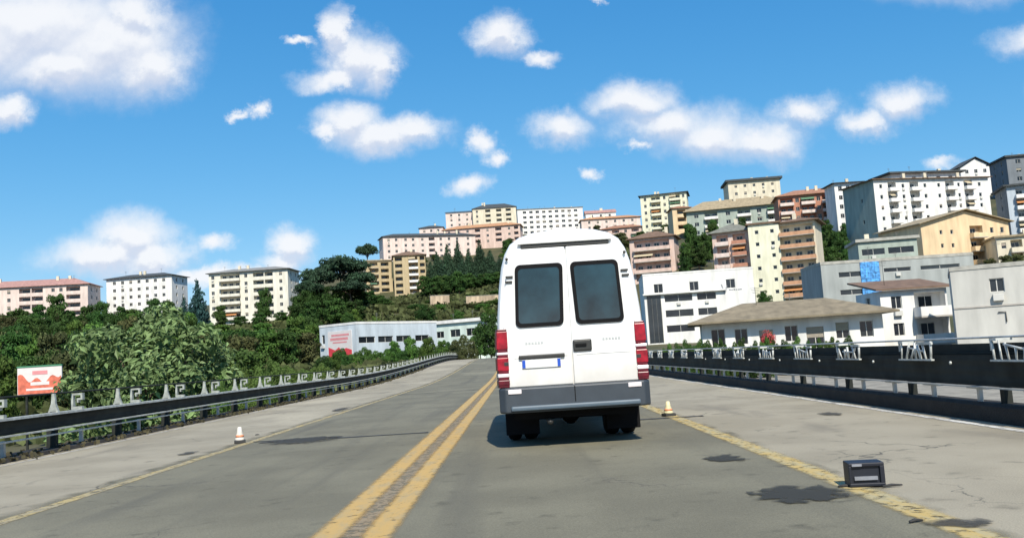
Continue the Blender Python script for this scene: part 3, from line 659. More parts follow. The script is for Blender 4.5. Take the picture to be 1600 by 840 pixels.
BUILT = {}
def bld(name, label, cat, pl, pr, dl, dr, top, dep, wall, roof, sh=3.0, cols=(), left=(), right=(), gap=0.35, zdown=None, seed=1, group=None, extra=None, vis=None, end_shade=None):
    """facade from photo column pl (dl metres ahead) to pr (dr ahead); eaves at photo row top over pl"""
    A = P(pl, top, dl); zt = A.z
    # right end of the facade stands under its pixel column at the eaves height
    rr = ray(pr, top); B = CAMP+rr*(dr/rr.y)
    for _ in range(6):                                       # move along the column until the height agrees
        py = top
        lo, hi = 100.0, 700.0
        for _ in range(40):
            py = (lo+hi)/2
            q = P(pr, py, dr)
            if q.z > zt: lo = py
            else: hi = py
        B = P(pr, py, dr); break
    ax = Vector((B.x-A.x, B.y-A.y, 0)); L = ax.length; rz = math.atan2(ax.y, ax.x)
    U = ax.normalized(); V = Vector((-U.y, U.x, 0))
    cs = [A, A+U*L, A+U*L+V*dep, A+V*dep]
    zb = min(terr(c.x, c.y) for c in cs)-0.4
    if zdown is not None: zb = min(zb, zdown)
    H = zt-zb
    root = thing(name, label, cat, (A.x, A.y, zb), rz, group)
    rnd = random.Random(seed*7+int(pl))
    wm = W[wall] if isinstance(wall, str) else wall
    mb = MB()
    zmin = (terr(A.x, A.y)-zb)
    if vis: zmin = max(zmin, H-vis)
    hf, pf = face_items(root, cols, L, H, sh, gap, rnd, wm, zmin)
    hl, plf = face_items(root, left, dep, H, sh, gap, rnd, wm, zmin)
    hr, prf = face_items(root, right, dep, H, sh, gap, rnd, wm, zmin)
    wall_panel(mb, (0, 0), (1, 0), (0, 1), L, 0, H, hf)
    eb = MB() if end_shade else mb
    wall_panel(eb, (0, dep), (0, -1), (1, 0), dep, 0, H, hl)      # left end, u runs towards the front
    wall_panel(mb, (L, 0), (0, 1), (-1, 0), dep, 0, H, hr)
    wall_panel(mb, (L, dep), (-1, 0), (0, -1), L, 0, H, [])
    mb.quad((0, 0, H), (L, 0, H), (L, dep, H), (0, dep, H))
    if roof[0] == 'gablef':
        h = roof[3]; mb.add([(0, 0, H), (L, 0, H), (L/2, 0, H+h*L/(L+2*roof[2])), (0, dep, H), (L, dep, H), (L/2, dep, H+h*L/(L+2*roof[2]))], [(0, 1, 2), (4, 3, 5)])
    if roof[0] == 'gable':
        h = roof[3]*dep/(dep+2*roof[2]); mb.add([(0, 0, H), (0, dep, H), (0, dep/2, H+h), (L, 0, H), (L, dep, H), (L, dep/2, H+h)], [(1, 0, 2), (3, 4, 5)])
    mb.build('wall', wm, root)
    if end_shade: eb.build('shade_end_wall', W[end_shade], root)  # left end in a darker colour that stands for its shade
    place(root, pf, ((0, 0), 0)); place(root, plf, ((0, dep), R(-90))); place(root, prf, ((L, 0), R(90)))
    ro = roof_mesh(roof[0], L, dep, H, roof[2], roof[3]).build('roof', RF[roof[1]] if isinstance(roof[1], str) else roof[1], root)
    rnd2 = random.Random(seed+int(pr))
    if roof[0] in ('flat', 'hip', 'gable') and L > 8 and extra != 'nochim':
        for _ in range(1+int(L/18)):
            cx = rnd2.uniform(0.15, 0.85)*L; cy = rnd2.uniform(0.25, 0.45)*dep
            MB().box(cx, cx+0.9, cy, cy+0.7, H+0.05, H+roof[3]+rnd2.uniform(0.7, 1.3)).build('chimney', W['cream'], ro)
    if len(cols) and cat == 'building':
        for _ in range(1+int(L/14)):                          # aerials on the roof, cooling units under some windows
            ax_ = rnd2.uniform(0.1, 0.9)*L; ay_ = dep*rnd2.uniform(0.3, 0.6); ah = rnd2.uniform(1.6, 2.8); z_ = H+roof[3]*0.5
            a_ = MB(); a_.tube([(ax_, ay_, z_), (ax_, ay_, z_+ah)], 0.03, 5)
            for k_ in range(4): a_.box(ax_-0.45+0.05*k_, ax_+0.45-0.05*k_, ay_-0.012, ay_+0.012, z_+ah-0.12-0.16*k_, z_+ah-0.09-0.16*k_)
            a_.build('aerial', m_rail, ro)
        wins = [p for p in pf if p[0] == 'w' and p[1][2] > 3]
        for p in rnd2.sample(wins, min(len(wins), 1+len(wins)//9)):
            a, b, c = p[1][0], p[1][1], p[1][2]
            MB().bbox((a+b)/2-0.4, (a+b)/2+0.4, -0.36, -0.003, c-0.75, c-0.18, 0.03).build('cooling_unit', m_frame, root)
        bal = [p for p in pf if p[0] == 'b']
        for p in rnd2.sample(bal, len(bal)//4):
            _, a, zf, w, dd, k, wm2 = p; aw = rnd2.uniform(0.5, 0.95)*w
            q = MB(); q.add([(a, -0.01, zf+2.45), (a+aw, -0.01, zf+2.45), (a+aw, -dd-0.1, zf+1.75), (a, -dd-0.1, zf+1.75), (a+aw, -dd-0.1, zf+1.55), (a, -dd-0.1, zf+1.55)], [(0, 1, 2, 3), (3, 2, 4, 5)])
            q.build('awning', rnd2.choice(AWN), root)
    BUILT[label] = (root, L, H, dep, wm, ro)
    return root, L, H
def even(t, n, w, a=0.06, b=0.94, **o): return [(t, a+(b-a)*(i+0.5)/n, w, o) for i in range(n)]

# --- left ridge
bld('apartment_block', 'cream pink apartment block under a faded red roof, balconies in two dark bays', 'building', -40, 137, 325, 330, 452, 14, 'palepink', ('hip', 'pinkr', 0.8, 3.0), 3.0,
    [('l', 0.12, 3.5), ('w', 0.30, 1.2), ('l', 0.44, 4.0, {}), ('l', 0.55, 4.0), ('w', 0.69, 1.2), ('w', 0.76, 1.2), ('l', 0.87, 5.0)], right=[('w', 0.3, 1.2), ('w', 0.7, 1.2)], seed=2)
bld('apartment_block', 'plain white apartment block with rows of small windows and dark eaves', 'building', 166, 268, 350, 347, 437, 13, 'white', ('hip', 'dark', 0.9, 1.8), 2.95,
    even('w', 7, 1.25, h=1.3), right=[('w', 0.3, 1.2), ('w', 0.7, 1.2)], seed=3)
r_, L_, H_ = bld('apartment_block', 'cream apartment block on dark pilotis with long balconies and grey roof', 'building', 326, 449, 338, 336, 428, 14, 'ivory', ('hip', 'grey', 1.0, 1.8), 2.95,
    [('w', 0.05, 1.2), ('b', 0.27, 8.0, {'dw': 3}), ('w', 0.47, 1.2), ('l', 0.63, 4.2), ('l', 0.76, 3.2), ('w', 0.91, 1.2)], right=[('w', 0.3, 1.2), ('w', 0.7, 1.2)], seed=4)
# --- hill town, from the front of the hill to its top
bld('apartment_block', 'ochre apartment house with stepped brown balconies standing below the pines', 'building', 571, 612, 398, 402, 408, 12, 'ochre', ('flat', 'tan', 0.5, 0.5), 2.95,
    [('b', 0.3, 4.0, {}), ('l', 0.72, 3.6)], seed=5)
bld('apartment_block', 'ochre apartment house under a brown hipped roof with white balcony column', 'building', 614, 664, 394, 396, 400, 12, 'ochre', ('hip', 'brown', 0.7, 2.4), 2.95,
    [('l', 0.16, 3.2), ('b', 0.62, 4.2, {'pm': W['white']}), ('l', 0.9, 2.2)], seed=6)
bld('apartment_block', 'long pale pink block with dark roof above the ochre houses', 'building', 598, 742, 455, 470, 370, 13, 'palepink', ('hip', 'dark', 0.8, 2.2), 3.0,
    [('w', 0.06, 1.3), ('w', 0.14, 1.3), ('w', 0.24, 1.3), ('w', 0.32, 1.3), ('w', 0.42, 1.3), ('l', 0.52, 3.2), ('w', 0.62, 1.3), ('w', 0.71, 1.3), ('w', 0.8, 1.3), ('w', 0.92, 1.3)], seed=7)
bld('apartment_block', 'pink apartment block with orange roof and balcony bays behind the conifers', 'building', 692, 812, 485, 480, 360, 14, 'pink', ('hip', 'orange', 0.8, 2.6), 3.0,
    [('w', 0.08, 1.3), ('w', 0.2, 1.3), ('w', 0.32, 1.3), ('l', 0.45, 3.0), ('w', 0.58, 1.3), ('l', 0.72, 3.4), ('w', 0.86, 1.3), ('l', 0.95, 2.4)], seed=8)
bld('apartment_block', 'low pale house with sloping dark roof beside the hilltop block', 'building', 696, 738, 540, 540, 333, 12, 'palepink', ('shed', 'dark', 0.6, 2.5), 3.0, even('w', 3, 1.3), seed=9)
bld('apartment_block', 'cream hilltop block with dark mansard roof and three balcony columns', 'building', 738, 806, 535, 535, 327, 14, 'cream', ('hip', 'dark', 0.5, 3.4), 3.0,
    [('w', 0.1, 1.3), ('l', 0.35, 3.2), ('l', 0.6, 3.2), ('l', 0.82, 3.2)], seed=10)
bld('apartment_block', 'long white block with two rows of dark windows on the hilltop', 'building', 808, 910, 555, 560, 328, 12, 'white', ('flat', 'grey', 0.4, 0.4), 3.2, even('w', 9, 2.2, h=1.5), seed=11)
bld('town_house', 'low pink house with flat orange roof on the hill right of the white block', 'building', 908, 1000, 500, 500, 344, 12, 'palepink', ('hip', 'orange', 0.8, 2.0), 3.0, even('w', 6, 1.3), seed=12)
bld('town_house', 'small pale gabled house on the hill crest beside the cream tower', 'building', 915, 962, 540, 540, 334, 10, 'white', ('gable', 'pinkr', 0.5, 2.4), 3.0, even('w', 3, 1.3), seed=13)
bld('apartment_block', 'brown roofed apartment house with three rows of long balconies', 'building', 983, 1052, 262, 258, 375, 11, 'pink', ('hip', 'brown', 0.9, 2.4), 3.3,
    [('b', 0.5, 10.8, {})], left=[('w', 0.5, 1.2)], seed=14)
bld('tower_block', 'cream apartment tower with two balcony columns and thin dark roof', 'building', 1000, 1072, 390, 385, 307, 13, 'lemon', ('hip', 'dark', 0.9, 1.2), 3.0,
    [('w', 0.1, 1.1), ('b', 0.33, 4.4, {}), ('w', 0.52, 1.1), ('b', 0.75, 4.8, {}), ('w', 0.93, 1.0)], left=[('w', 0.5, 1.2)], seed=15)
bld('apartment_block', 'long block with broad tan roof above the trees', 'building', 1072, 1228, 330, 322, 332, 13, 'sage', ('hip', 'tan', 1.2, 4.2), 3.1,
    [('w', 0.1, 1.6), ('b', 0.25, 5, {'pm': W['white']}), ('w', 0.42, 1.6), ('b', 0.58, 5, {'pm': W['white']}), ('w', 0.73, 1.6), ('b', 0.88, 5, {'pm': W['white']})], seed=16)
bld('apartment_block', 'cream top floors under a dark flat roof above the tan roofed block', 'building', 1137, 1218, 372, 370, 285, 14, 'cream', ('flat', 'dark', 1.0, 0.9), 3.2, even('w', 5, 1.1, h=1.2), seed=17)
bld('apartment_block', 'brick red apartment block with white trimmed balconies and red roof', 'building', 1215, 1326, 302, 298, 308, 13, 'red', ('hip', 'terra', 0.9, 2.6), 3.0,
    [('b', 0.12, 4.6, {'pm': W['palepink']}), ('w', 0.27, 1.2), ('b', 0.42, 4.6, {'pm': W['palepink']}), ('w', 0.57, 1.2), ('b', 0.73, 5.4, {'pm': W['palepink']}), ('w', 0.9, 1.2)], left=[('w', 0.5, 1.2)], seed=18)
bld('apartment_block', 'pink apartment wing under a grey green roof beside the lemon stair tower', 'building', 1112, 1170, 232, 228, 366, 12, 'pink', ('hip', 'greyg', 1.1, 3.0), 3.0,
    [('b', 0.27, 3.4, {'pm': W['palepink']}), ('b', 0.72, 3.6, {'pm': W['red']})], left=[('w', 0.5, 1.2)], seed=19)
bld('apartment_block', 'pale lemon stair tower with two columns of small square windows', 'building', 1168, 1216, 226, 224, 352, 12, 'lemon', ('flat', 'brown', 0.5, 0.4), 3.1,
    [('w', 0.27, 0.9, {'h': 0.95, 'open': 1}), ('w', 0.77, 0.9, {'h': 0.95, 'open': 1})], seed=20)
bld('apartment_block', 'apartment wing with stacked brick red balconies and brown roof', 'building', 1215, 1272, 225, 221, 350, 12, 'cream', ('hip', 'brown', 1.2, 1.6), 3.1,
    [('b', 0.5, 8.4, {'dw': 3.0, 'pm': W['orange'], 'd': 1.6})], seed=21)
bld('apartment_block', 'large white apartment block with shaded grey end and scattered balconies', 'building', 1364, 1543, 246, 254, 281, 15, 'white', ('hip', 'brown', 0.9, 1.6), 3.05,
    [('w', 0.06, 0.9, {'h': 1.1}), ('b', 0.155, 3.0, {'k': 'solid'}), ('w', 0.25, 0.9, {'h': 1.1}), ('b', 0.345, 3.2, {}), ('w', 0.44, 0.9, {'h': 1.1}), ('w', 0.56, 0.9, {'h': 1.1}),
     ('b', 0.655, 3.2, {}), ('w', 0.735, 0.8, {'h': 1.1}), ('b', 0.82, 3.0, {}), ('w', 0.92, 0.9, {'h': 1.1})], left=[('w', 0.6, 0.9, {'h': 1.1, 'rows': (1, 3)})], seed=22, end_shade='sage')  # white block's left end coloured sage to look shaded
bld('penthouse', 'white penthouse with thin dark slab roof on top of the large white block', 'building', 1392, 1500, 262, 266, 272, 9, 'white', ('flat', 'dark', 1.2, 0.5), 3.0, even('w', 5, 1.3), seed=23, vis=3)
bld('apartment_block', 'low dark roofed white house behind the large white block', 'building', 1303, 1345, 285, 285, 287, 9, 'white', ('hip', 'dark', 1.0, 1.0), 3.0, even('w', 3, 1.2), seed=24)
bld('town_house', 'white gabled attic house behind the large white block', 'building', 1500, 1548, 330, 330, 262, 10, 'white', ('gablef', 'dark', 0.8, 3.6), 3.0, even('w', 3, 1.2), seed=25)
bld('tower_block', 'slate blue tower block with dark roof on the crest', 'building', 1572, 1660, 300, 298, 246, 14, 'slate', ('flat', 'dark', 0.7, 0.6), 3.0, [('w', 0.2, 1.6), ('b', 0.5, 5, {'pm': W['blue']}), ('w', 0.85, 1.6)], left=[('w', 0.3, 1.2), ('w', 0.7, 1.2)], seed=26)
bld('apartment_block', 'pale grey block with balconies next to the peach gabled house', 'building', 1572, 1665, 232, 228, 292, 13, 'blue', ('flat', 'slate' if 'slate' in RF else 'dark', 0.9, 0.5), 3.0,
    [('b', 0.30, 4.6, {'pm': W['white']}), ('w', 0.58, 1.2), ('b', 0.82, 4, {'pm': W['white']})], left=[('w', 0.5, 1.2)], seed=27, end_shade='slate')  # slate tone paints the left end as shaded
bld('gabled_house', 'peach gabled house with small square windows and side balconies', 'building', 1438, 1575, 190, 196, 350, 14, 'peach', ('gablef', 'tan', 0.9, 2.9), 2.95,
    [('w', 0.22, 0.7, {'h': 0.9, 'rows': (0, 1, 2, 3), 'open': 1}), ('w', 0.34, 0.7, {'h': 0.9, 'open': 1}), ('b', 0.62, 3.8, {'rows': (0, 1, 2, 3)}), ('w', 0.80, 0.9, {'h': 1.2}), ('w', 0.92, 0.9, {'h': 1.2})], seed=28)
bld('low_building', 'low grey green building with flat roof in front of the large white block', 'building', 1340, 1432, 182, 180, 379, 11, 'sage', ('flat', 'conc', 0.5, 0.6), 3.4,
    [('w', 0.25, 4.5, {'h': 1.3, 'open': 1}), ('w', 0.72, 5.0, {'h': 1.3, 'open': 1})], seed=29)
bld('town_house', 'low house with blue grey roof behind the long pale pink block', 'building', 655, 692, 490, 490, 357, 10, 'palepink', ('hip', 'dark', 0.6, 1.8), 3.0, even('w', 3, 1.3), seed=40)
bld('town_house', 'pink house with faded orange roof below the cream tower', 'building', 940, 1002, 440, 436, 359, 11, 'pink', ('hip', 'terra', 0.8, 2.0), 3.0, [('w', 0.12, 1.3), ('b', 0.35, 4, {}), ('w', 0.6, 1.3), ('b', 0.84, 4, {})], seed=41)
bld('town_house', 'cream stepped house with small balconies below the peach gabled house', 'building', 1556, 1625, 184, 182, 372, 10, 'cream', ('flat', 'tan', 0.5, 0.4), 2.9, [('w', 0.16, 0.9, {'h': 1.2}), ('b', 0.45, 2.6, {}), ('w', 0.75, 0.9, {'h': 1.2})], seed=42)
bld('apartment_block', 'narrow ochre and pink block squeezed between tower and tan roofed block', 'building', 1050, 1078, 350, 350, 326, 11, 'peach', ('hip', 'terra', 0.7, 1.6), 3.0, [('l', 0.5, 3.4)], seed=43)
bld('apartment_block', 'pale pink apartment house on the slope directly beyond the van', 'building', 835, 905, 420, 415, 392, 12, 'palepink', ('hip', 'terra', 0.8, 2.0), 3.0, [('b', 0.25, 5, {}), ('w', 0.5, 1.3), ('b', 0.75, 5, {})], seed=50)
bld('apartment_block', 'cream apartment house lower on the slope directly beyond the van', 'building', 895, 965, 350, 346, 410, 12, 'cream', ('hip', 'brown', 0.8, 2.0), 3.0, [('w', 0.12, 1.3), ('b', 0.4, 5, {}), ('w', 0.68, 1.3), ('w', 0.88, 1.3)], seed=51)
# --- middle ground, right
r_, L_, H_ = bld('office_building', 'grey office building with window strips and a bright blue panel', 'building', 1282, 1520, 150, 149, 414, 12, 'grey', ('parapet', 'conc', 0.1, 0.5), 3.0,
    [('w', 0.19, 3.9, {'h': 0.9, 'sill': 1.0, 'open': 1}), ('w', 0.50, 4.5, {'h': 0.7, 'sill': 1.4, 'open': 1}), ('w', 0.78, 6.5, {'h': 0.7, 'sill': 1.4, 'open': 1, 'rows': (0,)})], seed=30)
m_blue = mat('bright_blue_panel', (0.08, 0.30, 0.68), 0.5, var=0.55, scale=2.2)
mb = MB()
for i in range(4):
    for j in range(6):
        mb.box(0.32*L_-1.6+i*0.8, 0.32*L_-1.6+i*0.8+0.76, -0.16, -0.004, H_-0.9-j*0.95, H_-0.9-j*0.95+0.9)
mb.build('blue_panel', m_blue, r_)
r_, L_, H_ = bld('school', 'white modern school with recessed dark window bands and grey emblem', 'building', 1004, 1176, 190, 188, 431, 16, 'white', ('parapet', W['white'], 0.05, 0.35), 3.25,
    [('w', 0.135, 1.9, {'h': 1.9, 'rows': (0,), 'open': 1, 'sill': -0.2}), ('w', 0.46, 1.9, {'h': 1.9, 'rows': (0,), 'open': 1, 'sill': -0.2}), ('w', 0.79, 1.9, {'h': 1.9, 'rows': (0,), 'open': 1, 'sill': -0.2}),
     ('w', 0.31, 5.9, {'h': 1.5, 'rows': (1, 2, 3), 'open': 1}), ('w', 0.565, 4.0, {'h': 1.5, 'rows': (1, 2, 3), 'open': 1})], seed=31, gap=0.4)
mb = MB(); eb_ = MB()
for k_ in range(3):
    mb.box(0.025*L_+0.95*k_+0.05, 0.025*L_+0.95*(k_+1)-0.05, -0.05, -0.003, H_-14.5, H_-4.4)
bay = mb.build('recess_shade', m_glass, r_)  # dark panels stand for the shade inside a tall recess
for k_ in range(4): eb_.box(0.025*L_+0.95*k_-0.05, 0.025*L_+0.95*k_+0.048, -0.10, -0.002, H_-14.5, H_-4.4)
eb_.build('recess_bar', m_rail, bay)
m_emb = mat('grey_emblem', (0.28, 0.29, 0.31), 0.7)
mb = MB()
ex, ez = 0.755*L_, H_-4.6
mb.prism([(ex-1.3, ez+1.6), (ex-1.0, ez+1.7), (ex-0.55, ez+0.3), (ex-0.2, ez+1.2), (ex+0.1, ez+1.35), (ex-0.25, ez-0.1), (ex-0.6, ez-0.6)], -0.06, -0.003)
for i, (w, h) in enumerate(((0.35, 0.5), (0.3, 0.35), (0.35, 0.55), (0.3, 0.35), (0.4, 0.35), (0.3, 0.5))):
    mb.box(ex+0.4+i*0.47, ex+0.4+i*0.47+w, -0.06, -0.003, ez+0.25, ez+0.25+h*0.6)
mb.build('emblem', m_emb, r_)
MB().box(-0.3, 0.74*L_, -0.8, -0.003, H_-4.25, H_-3.95).build('canopy', W['white'], r_)
# villas and the warehouse beyond the right guardrail
bld('villa', 'long white villa with a broad grey green hipped roof beyond the black guardrail', 'building', 1096, 1378, 86, 83, 507, 8.5, 'white', ('hip', 'olive', 1.3, 1.75), 3.0,
    [('w', 0.09, 1.3, {'h': 1.6}), ('w', 0.22, 1.2, {'h': 1.5}), ('w', 0.36, 1.3, {'h': 1.9, 'sill': 0.3}), ('w', 0.50, 1.2, {'h': 1.5}), ('w', 0.63, 1.6, {'h': 2.0, 'sill': 0.2}), ('w', 0.78, 1.2, {'h': 1.5}), ('w', 0.91, 1.2, {'h': 1.5})], seed=32, gap=0.1, extra='nochim')
bld('villa', 'white two storey villa with deep balconies under a brown lean-to roof', 'building', 1374, 1478, 92, 92, 455, 6.5, 'white', ('shed', 'brown', 0.6, 1.3), 2.8,
    [('w', 0.24, 1.1, {'h': 1.3}), ('b', 0.74, 3.6, {'d': 1.7, 'dw': 2.6})], left=[('w', 0.5, 1.2)], seed=33, gap=0.05)
r_, L_, H_ = bld('warehouse', 'blank pale grey warehouse with one dark square window and flat roof', 'building', 1484, 1790, 76, 70, 424, 12, 'shed', ('parapet', 'conc', 0.1, 0.35), 3.0,
    [('w', 0.245, 1.1, {'h': 1.15, 'rows': (0,), 'open': 1, 'sill': 1.2})], seed=34, gap=0.25)
MB().box(0.003, L_, -0.07, -0.003, H_-3.25, H_-3.12).build('string_course', m_slab, r_)
mb = MB(); mb.tube([(0.235*L_, -0.08, H_-3.75), (0.275*L_, -0.08, H_-3.75), (0.275*L_, -0.08, H_-4.6)], 0.045, 8); mb.build('drain_pipe', m_rail, r_)
# --- middle ground, left of the road end
m_pw = mat('poster_white', (0.66, 0.62, 0.60), 0.6, var=0.05); m_pr = mat('poster_red', (0.62, 0.055, 0.07), 0.5, var=0.15, scale=2); m_pp = mat('poster_pink', (0.66, 0.26, 0.27), 0.5, var=0.1, scale=2)
r_, L_, H_ = bld('showroom', 'pale showroom with strip windows and a tall red and white poster', 'building', 499, 556, 158, 152, 512, 20, 'bluewhite', ('parapet', W['white'], 0.1, 0.4), 3.6,
    [('w', 0.10, 0.8, {'h': 1.6, 'rows': (0,), 'open': 1})], right=[('w', 0.12, 3.8, {'h': 1.1, 'open': 1, 'rows': (0,), 'sill': 0.6}), ('w', 0.34, 3.6, {'h': 1.1, 'open': 1, 'rows': (0,), 'sill': 0.6}), ('w', 0.56, 3.6, {'h': 1.1, 'open': 1, 'rows': (0,), 'sill': 0.6}), ('w', 0.80, 3.6, {'h': 1.1, 'open': 1, 'rows': (0,), 'sill': 0.6})], seed=35, gap=0.3)
pa, pb = 0.24*L_, 0.88*L_; zb_ = H_-6.6; zt_ = H_-0.9
MB().box(pa, pb, -0.09, -0.003, zb_, zt_).build('poster', m_pw, r_)
mb = MB(); pw = pb-pa
mb.prism([(pa+0.05, zb_+0.05), (pb-0.05, zb_+0.05), (pb-0.05, zb_+2.3), (pa+pw*0.75, zb_+2.7), (pa+pw*0.6, zb_+2.2), (pa+pw*0.45, zb_+2.9), (pa+pw*0.3, zb_+2.4), (pa+0.05, zb_+3.0)], -0.10, -0.092)
mb.build('poster_print', m_pr, r_)
mb = MB(); mb.box(pa+0.15*pw, pb-0.1*pw, -0.105, -0.092, zt_-0.9, zt_-0.55); mb.box(pa+0.1*pw, pb-0.15*pw, -0.105, -0.092, zt_-1.6, zt_-1.15); mb.box(pa+0.2*pw, pb-0.2*pw, -0.105, -0.092, zt_-2.1, zt_-1.85); mb.build('poster_lettering', m_pp, r_)
r_, L_, H_ = bld('workshop', 'long mint white workshop with arched opening past the showroom', 'building', 656, 775, 196, 186, 509, 14, 'mint', ('flat', W['white'], 0.5, 0.7), 3.6,
    [('w', 0.08, 1.8, {'h': 1.6, 'open': 1}), ('w', 0.27, 2.0, {'h': 1.4, 'open': 1}), ('w', 0.47, 2.6, {'h': 1.6, 'open': 1}), ('w', 0.68, 2.6, {'h': 1.6, 'open': 1}), ('w', 0.88, 2.0, {'h': 1.6, 'open': 1})], seed=36, extra='nochim')
mb = MB(); n = 14; ax_, az_ = 0.3*L_, 0.6
ar = [(ax_+2.2*math.cos(math.pi*i/n), az_+2.4*math.sin(math.pi*i/n)) for i in range(n+1)]; ai = [(ax_+1.8*math.cos(math.pi*i/n), az_+2.0*math.sin(math.pi*i/n)) for i in range(n, -1, -1)]
mb.prism(ar+ai, -0.25, -0.003); mb.build('arch', W['white'], r_)
# retaining walls under the conifers
def rwall(label, pl, pr, d, top, wall):
    r, L, H = bld('retaining_wall', label, 'wall', pl, pr, d, d+2, top, 0.8, wall, ('flat', 'conc', 0.08, 0.12), 9, (), seed=int(pl), extra='nochim')
rwall('short beige stone retaining wall on the slope under the conifers', 672, 702, 308, 462, 'stone')
rwall('long beige stone retaining wall on the slope next to the van roof', 728, 800, 304, 463, 'stone')
bld('kiosk', 'small pale kiosk with flat roof where the road ends', 'kiosk', 737, 758, 158, 158, 536, 2.5, 'mint', ('flat', W['white'], 0.3, 0.25), 2.7, [('w', 0.5, 1.2, {'open': 1})], seed=38, extra='nochim')
# ------------------------------------------------------------------ trees and plants
LEAF = dict(dark=mat('dark_foliage', (0.042, 0.090, 0.020), 0.7, var=0.35, scale=3, spec=0.2, obj_var=0.3, isl=0.4, trans=0.15), mid=mat('mid_green_foliage', (0.080, 0.155, 0.030), 0.65, var=0.3, scale=3, spec=0.2, obj_var=0.3, isl=0.4, trans=0.2),
            pale=mat('pale_glossy_foliage', (0.150, 0.220, 0.085), 0.5, var=0.3, scale=3, spec=0.2, isl=0.45, trans=0.2), fresh=mat('fresh_green_foliage', (0.115, 0.185, 0.045), 0.6, var=0.3, scale=3, spec=0.2, obj_var=0.2, isl=0.35, trans=0.25),
            blue=mat('blue_green_needles', (0.026, 0.070, 0.066), 0.7, var=0.3, scale=3, spec=0.2, obj_var=0.1, isl=0.35), pine=mat('pine_needles', (0.026, 0.055, 0.028), 0.75, var=0.3, scale=3, spec=0.2, obj_var=0.15, isl=0.4),
            dry=mat('dry_weeds', (0.055, 0.048, 0.022), 0.9, var=0.3, isl=0.4), olive=mat('olive_foliage', (0.080, 0.092, 0.034), 0.75, var=0.3, scale=3, spec=0.2, obj_var=0.25, isl=0.4, trans=0.15))
m_bark = mat('bark', (0.09, 0.065, 0.045), 0.95, var=0.35, scale=6, bump=0.6, bscale=20)
def leaf_cloud(mb, rnd, clumps, n, size, drop=0.0, elong=1.6):
    """n leaf faces spread through ellipsoid clumps (cx,cy,cz,rx,ry,rz), denser towards each clump's skin"""
    wts = [c[3]*c[4]+c[3]*c[5] for c in clumps]; tot = sum(wts)
    vs = []; fs = []
    for c, w in zip(clumps, wts):
        for _ in range(int(n*w/tot)+1):
            z = rnd.uniform(-0.75, 1); t = rnd.uniform(0, 6.2832); q = math.sqrt(max(0, 1-z*z)); nrm = Vector((q*math.cos(t), q*math.sin(t), z))
            r = rnd.uniform(0.5, 1.0)**0.5*rnd.uniform(0.85, 1.25)
            p = Vector((c[0]+nrm.x*c[3]*r, c[1]+nrm.y*c[4]*r, c[2]+nrm.z*c[5]*r))
            d = (nrm+Vector((rnd.gauss(0, .55), rnd.gauss(0, .55), rnd.gauss(0.1, .5)))).normalized()
            a = d.cross(Vector((rnd.gauss(0, 1), rnd.gauss(0, 1), rnd.gauss(0, 1)))).normalized(); b = d.cross(a)
            s = size*rnd.uniform(0.6, 1.35); a = a*s*elong*0.5; b = b*s*0.5
            o = len(vs); vs += [p-a, p+b*0.9+d*s*0.12, p+a-Vector((0, 0, drop*s)), p-b*0.9+d*s*0.12]; fs.append((o, o+1, o+2, o+3))
    mb.add(vs, fs)
def crown_clumps(rnd, kind):
    cl = []
    if kind == 'broad':
        for i in range(48):
            t = rnd.uniform(0, 6.28); z = rnd.uniform(0.20, 0.95); R_ = 0.36*math.sqrt(max(0.02, 1-((z-0.55)/0.46)**2)); q = R_*rnd.uniform(0.35, 1.0)
            s = rnd.uniform(0.06, 0.13); cl.append((q*math.cos(t), q*math.sin(t), z, s, s, s*0.8))
        cl.append((0, 0, 0.58, 0.27, 0.27, 0.30))
    elif kind == 'bush':
        for i in range(34):
            t = rnd.uniform(0, 6.28); z = rnd.uniform(0.06, 0.90); R_ = 0.42*math.sqrt(max(0.03, 1-(max(0, z-0.3)/0.66)**2)); q = R_*rnd.uniform(0.4, 1.0)
            s = rnd.uniform(0.07, 0.14); cl.append((q*math.cos(t), q*math.sin(t), z, s, s, s*0.85))
        cl.append((0, 0, 0.40, 0.34, 0.34, 0.36))
    elif kind == 'umbrella':
        for i in range(26):
            t = rnd.uniform(0, 6.28); q = 0.40*math.sqrt(rnd.random()); z = 0.80+0.12*(1-(q/0.42)**2)+rnd.uniform(-0.07, 0.03)
            s = rnd.uniform(0.10, 0.16); cl.append((q*math.cos(t), q*math.sin(t), z, s, s, s*0.55))
        cl.append((0, 0, 0.78, 0.36, 0.36, 0.10))
    elif kind == 'conifer':
        for i in range(14):
            z = 0.10+0.84*i/13; R_ = 0.40*(1-z)**0.8+0.03; k = 6 if i < 10 else 3
            for j in range(k):
                t = 6.28*j/k+rnd.uniform(-.4, .4)+i; q = R_*rnd.uniform(0.45, 0.8); s = R_*rnd.uniform(0.32, 0.5)
                cl.append((q*math.cos(t), q*math.sin(t), z-rnd.uniform(0, 0.03), s*1.2, s*1.2, 0.045))
            cl.append((0, 0, z, R_*0.5, R_*0.5, 0.06))
    return cl
PROTO = {}
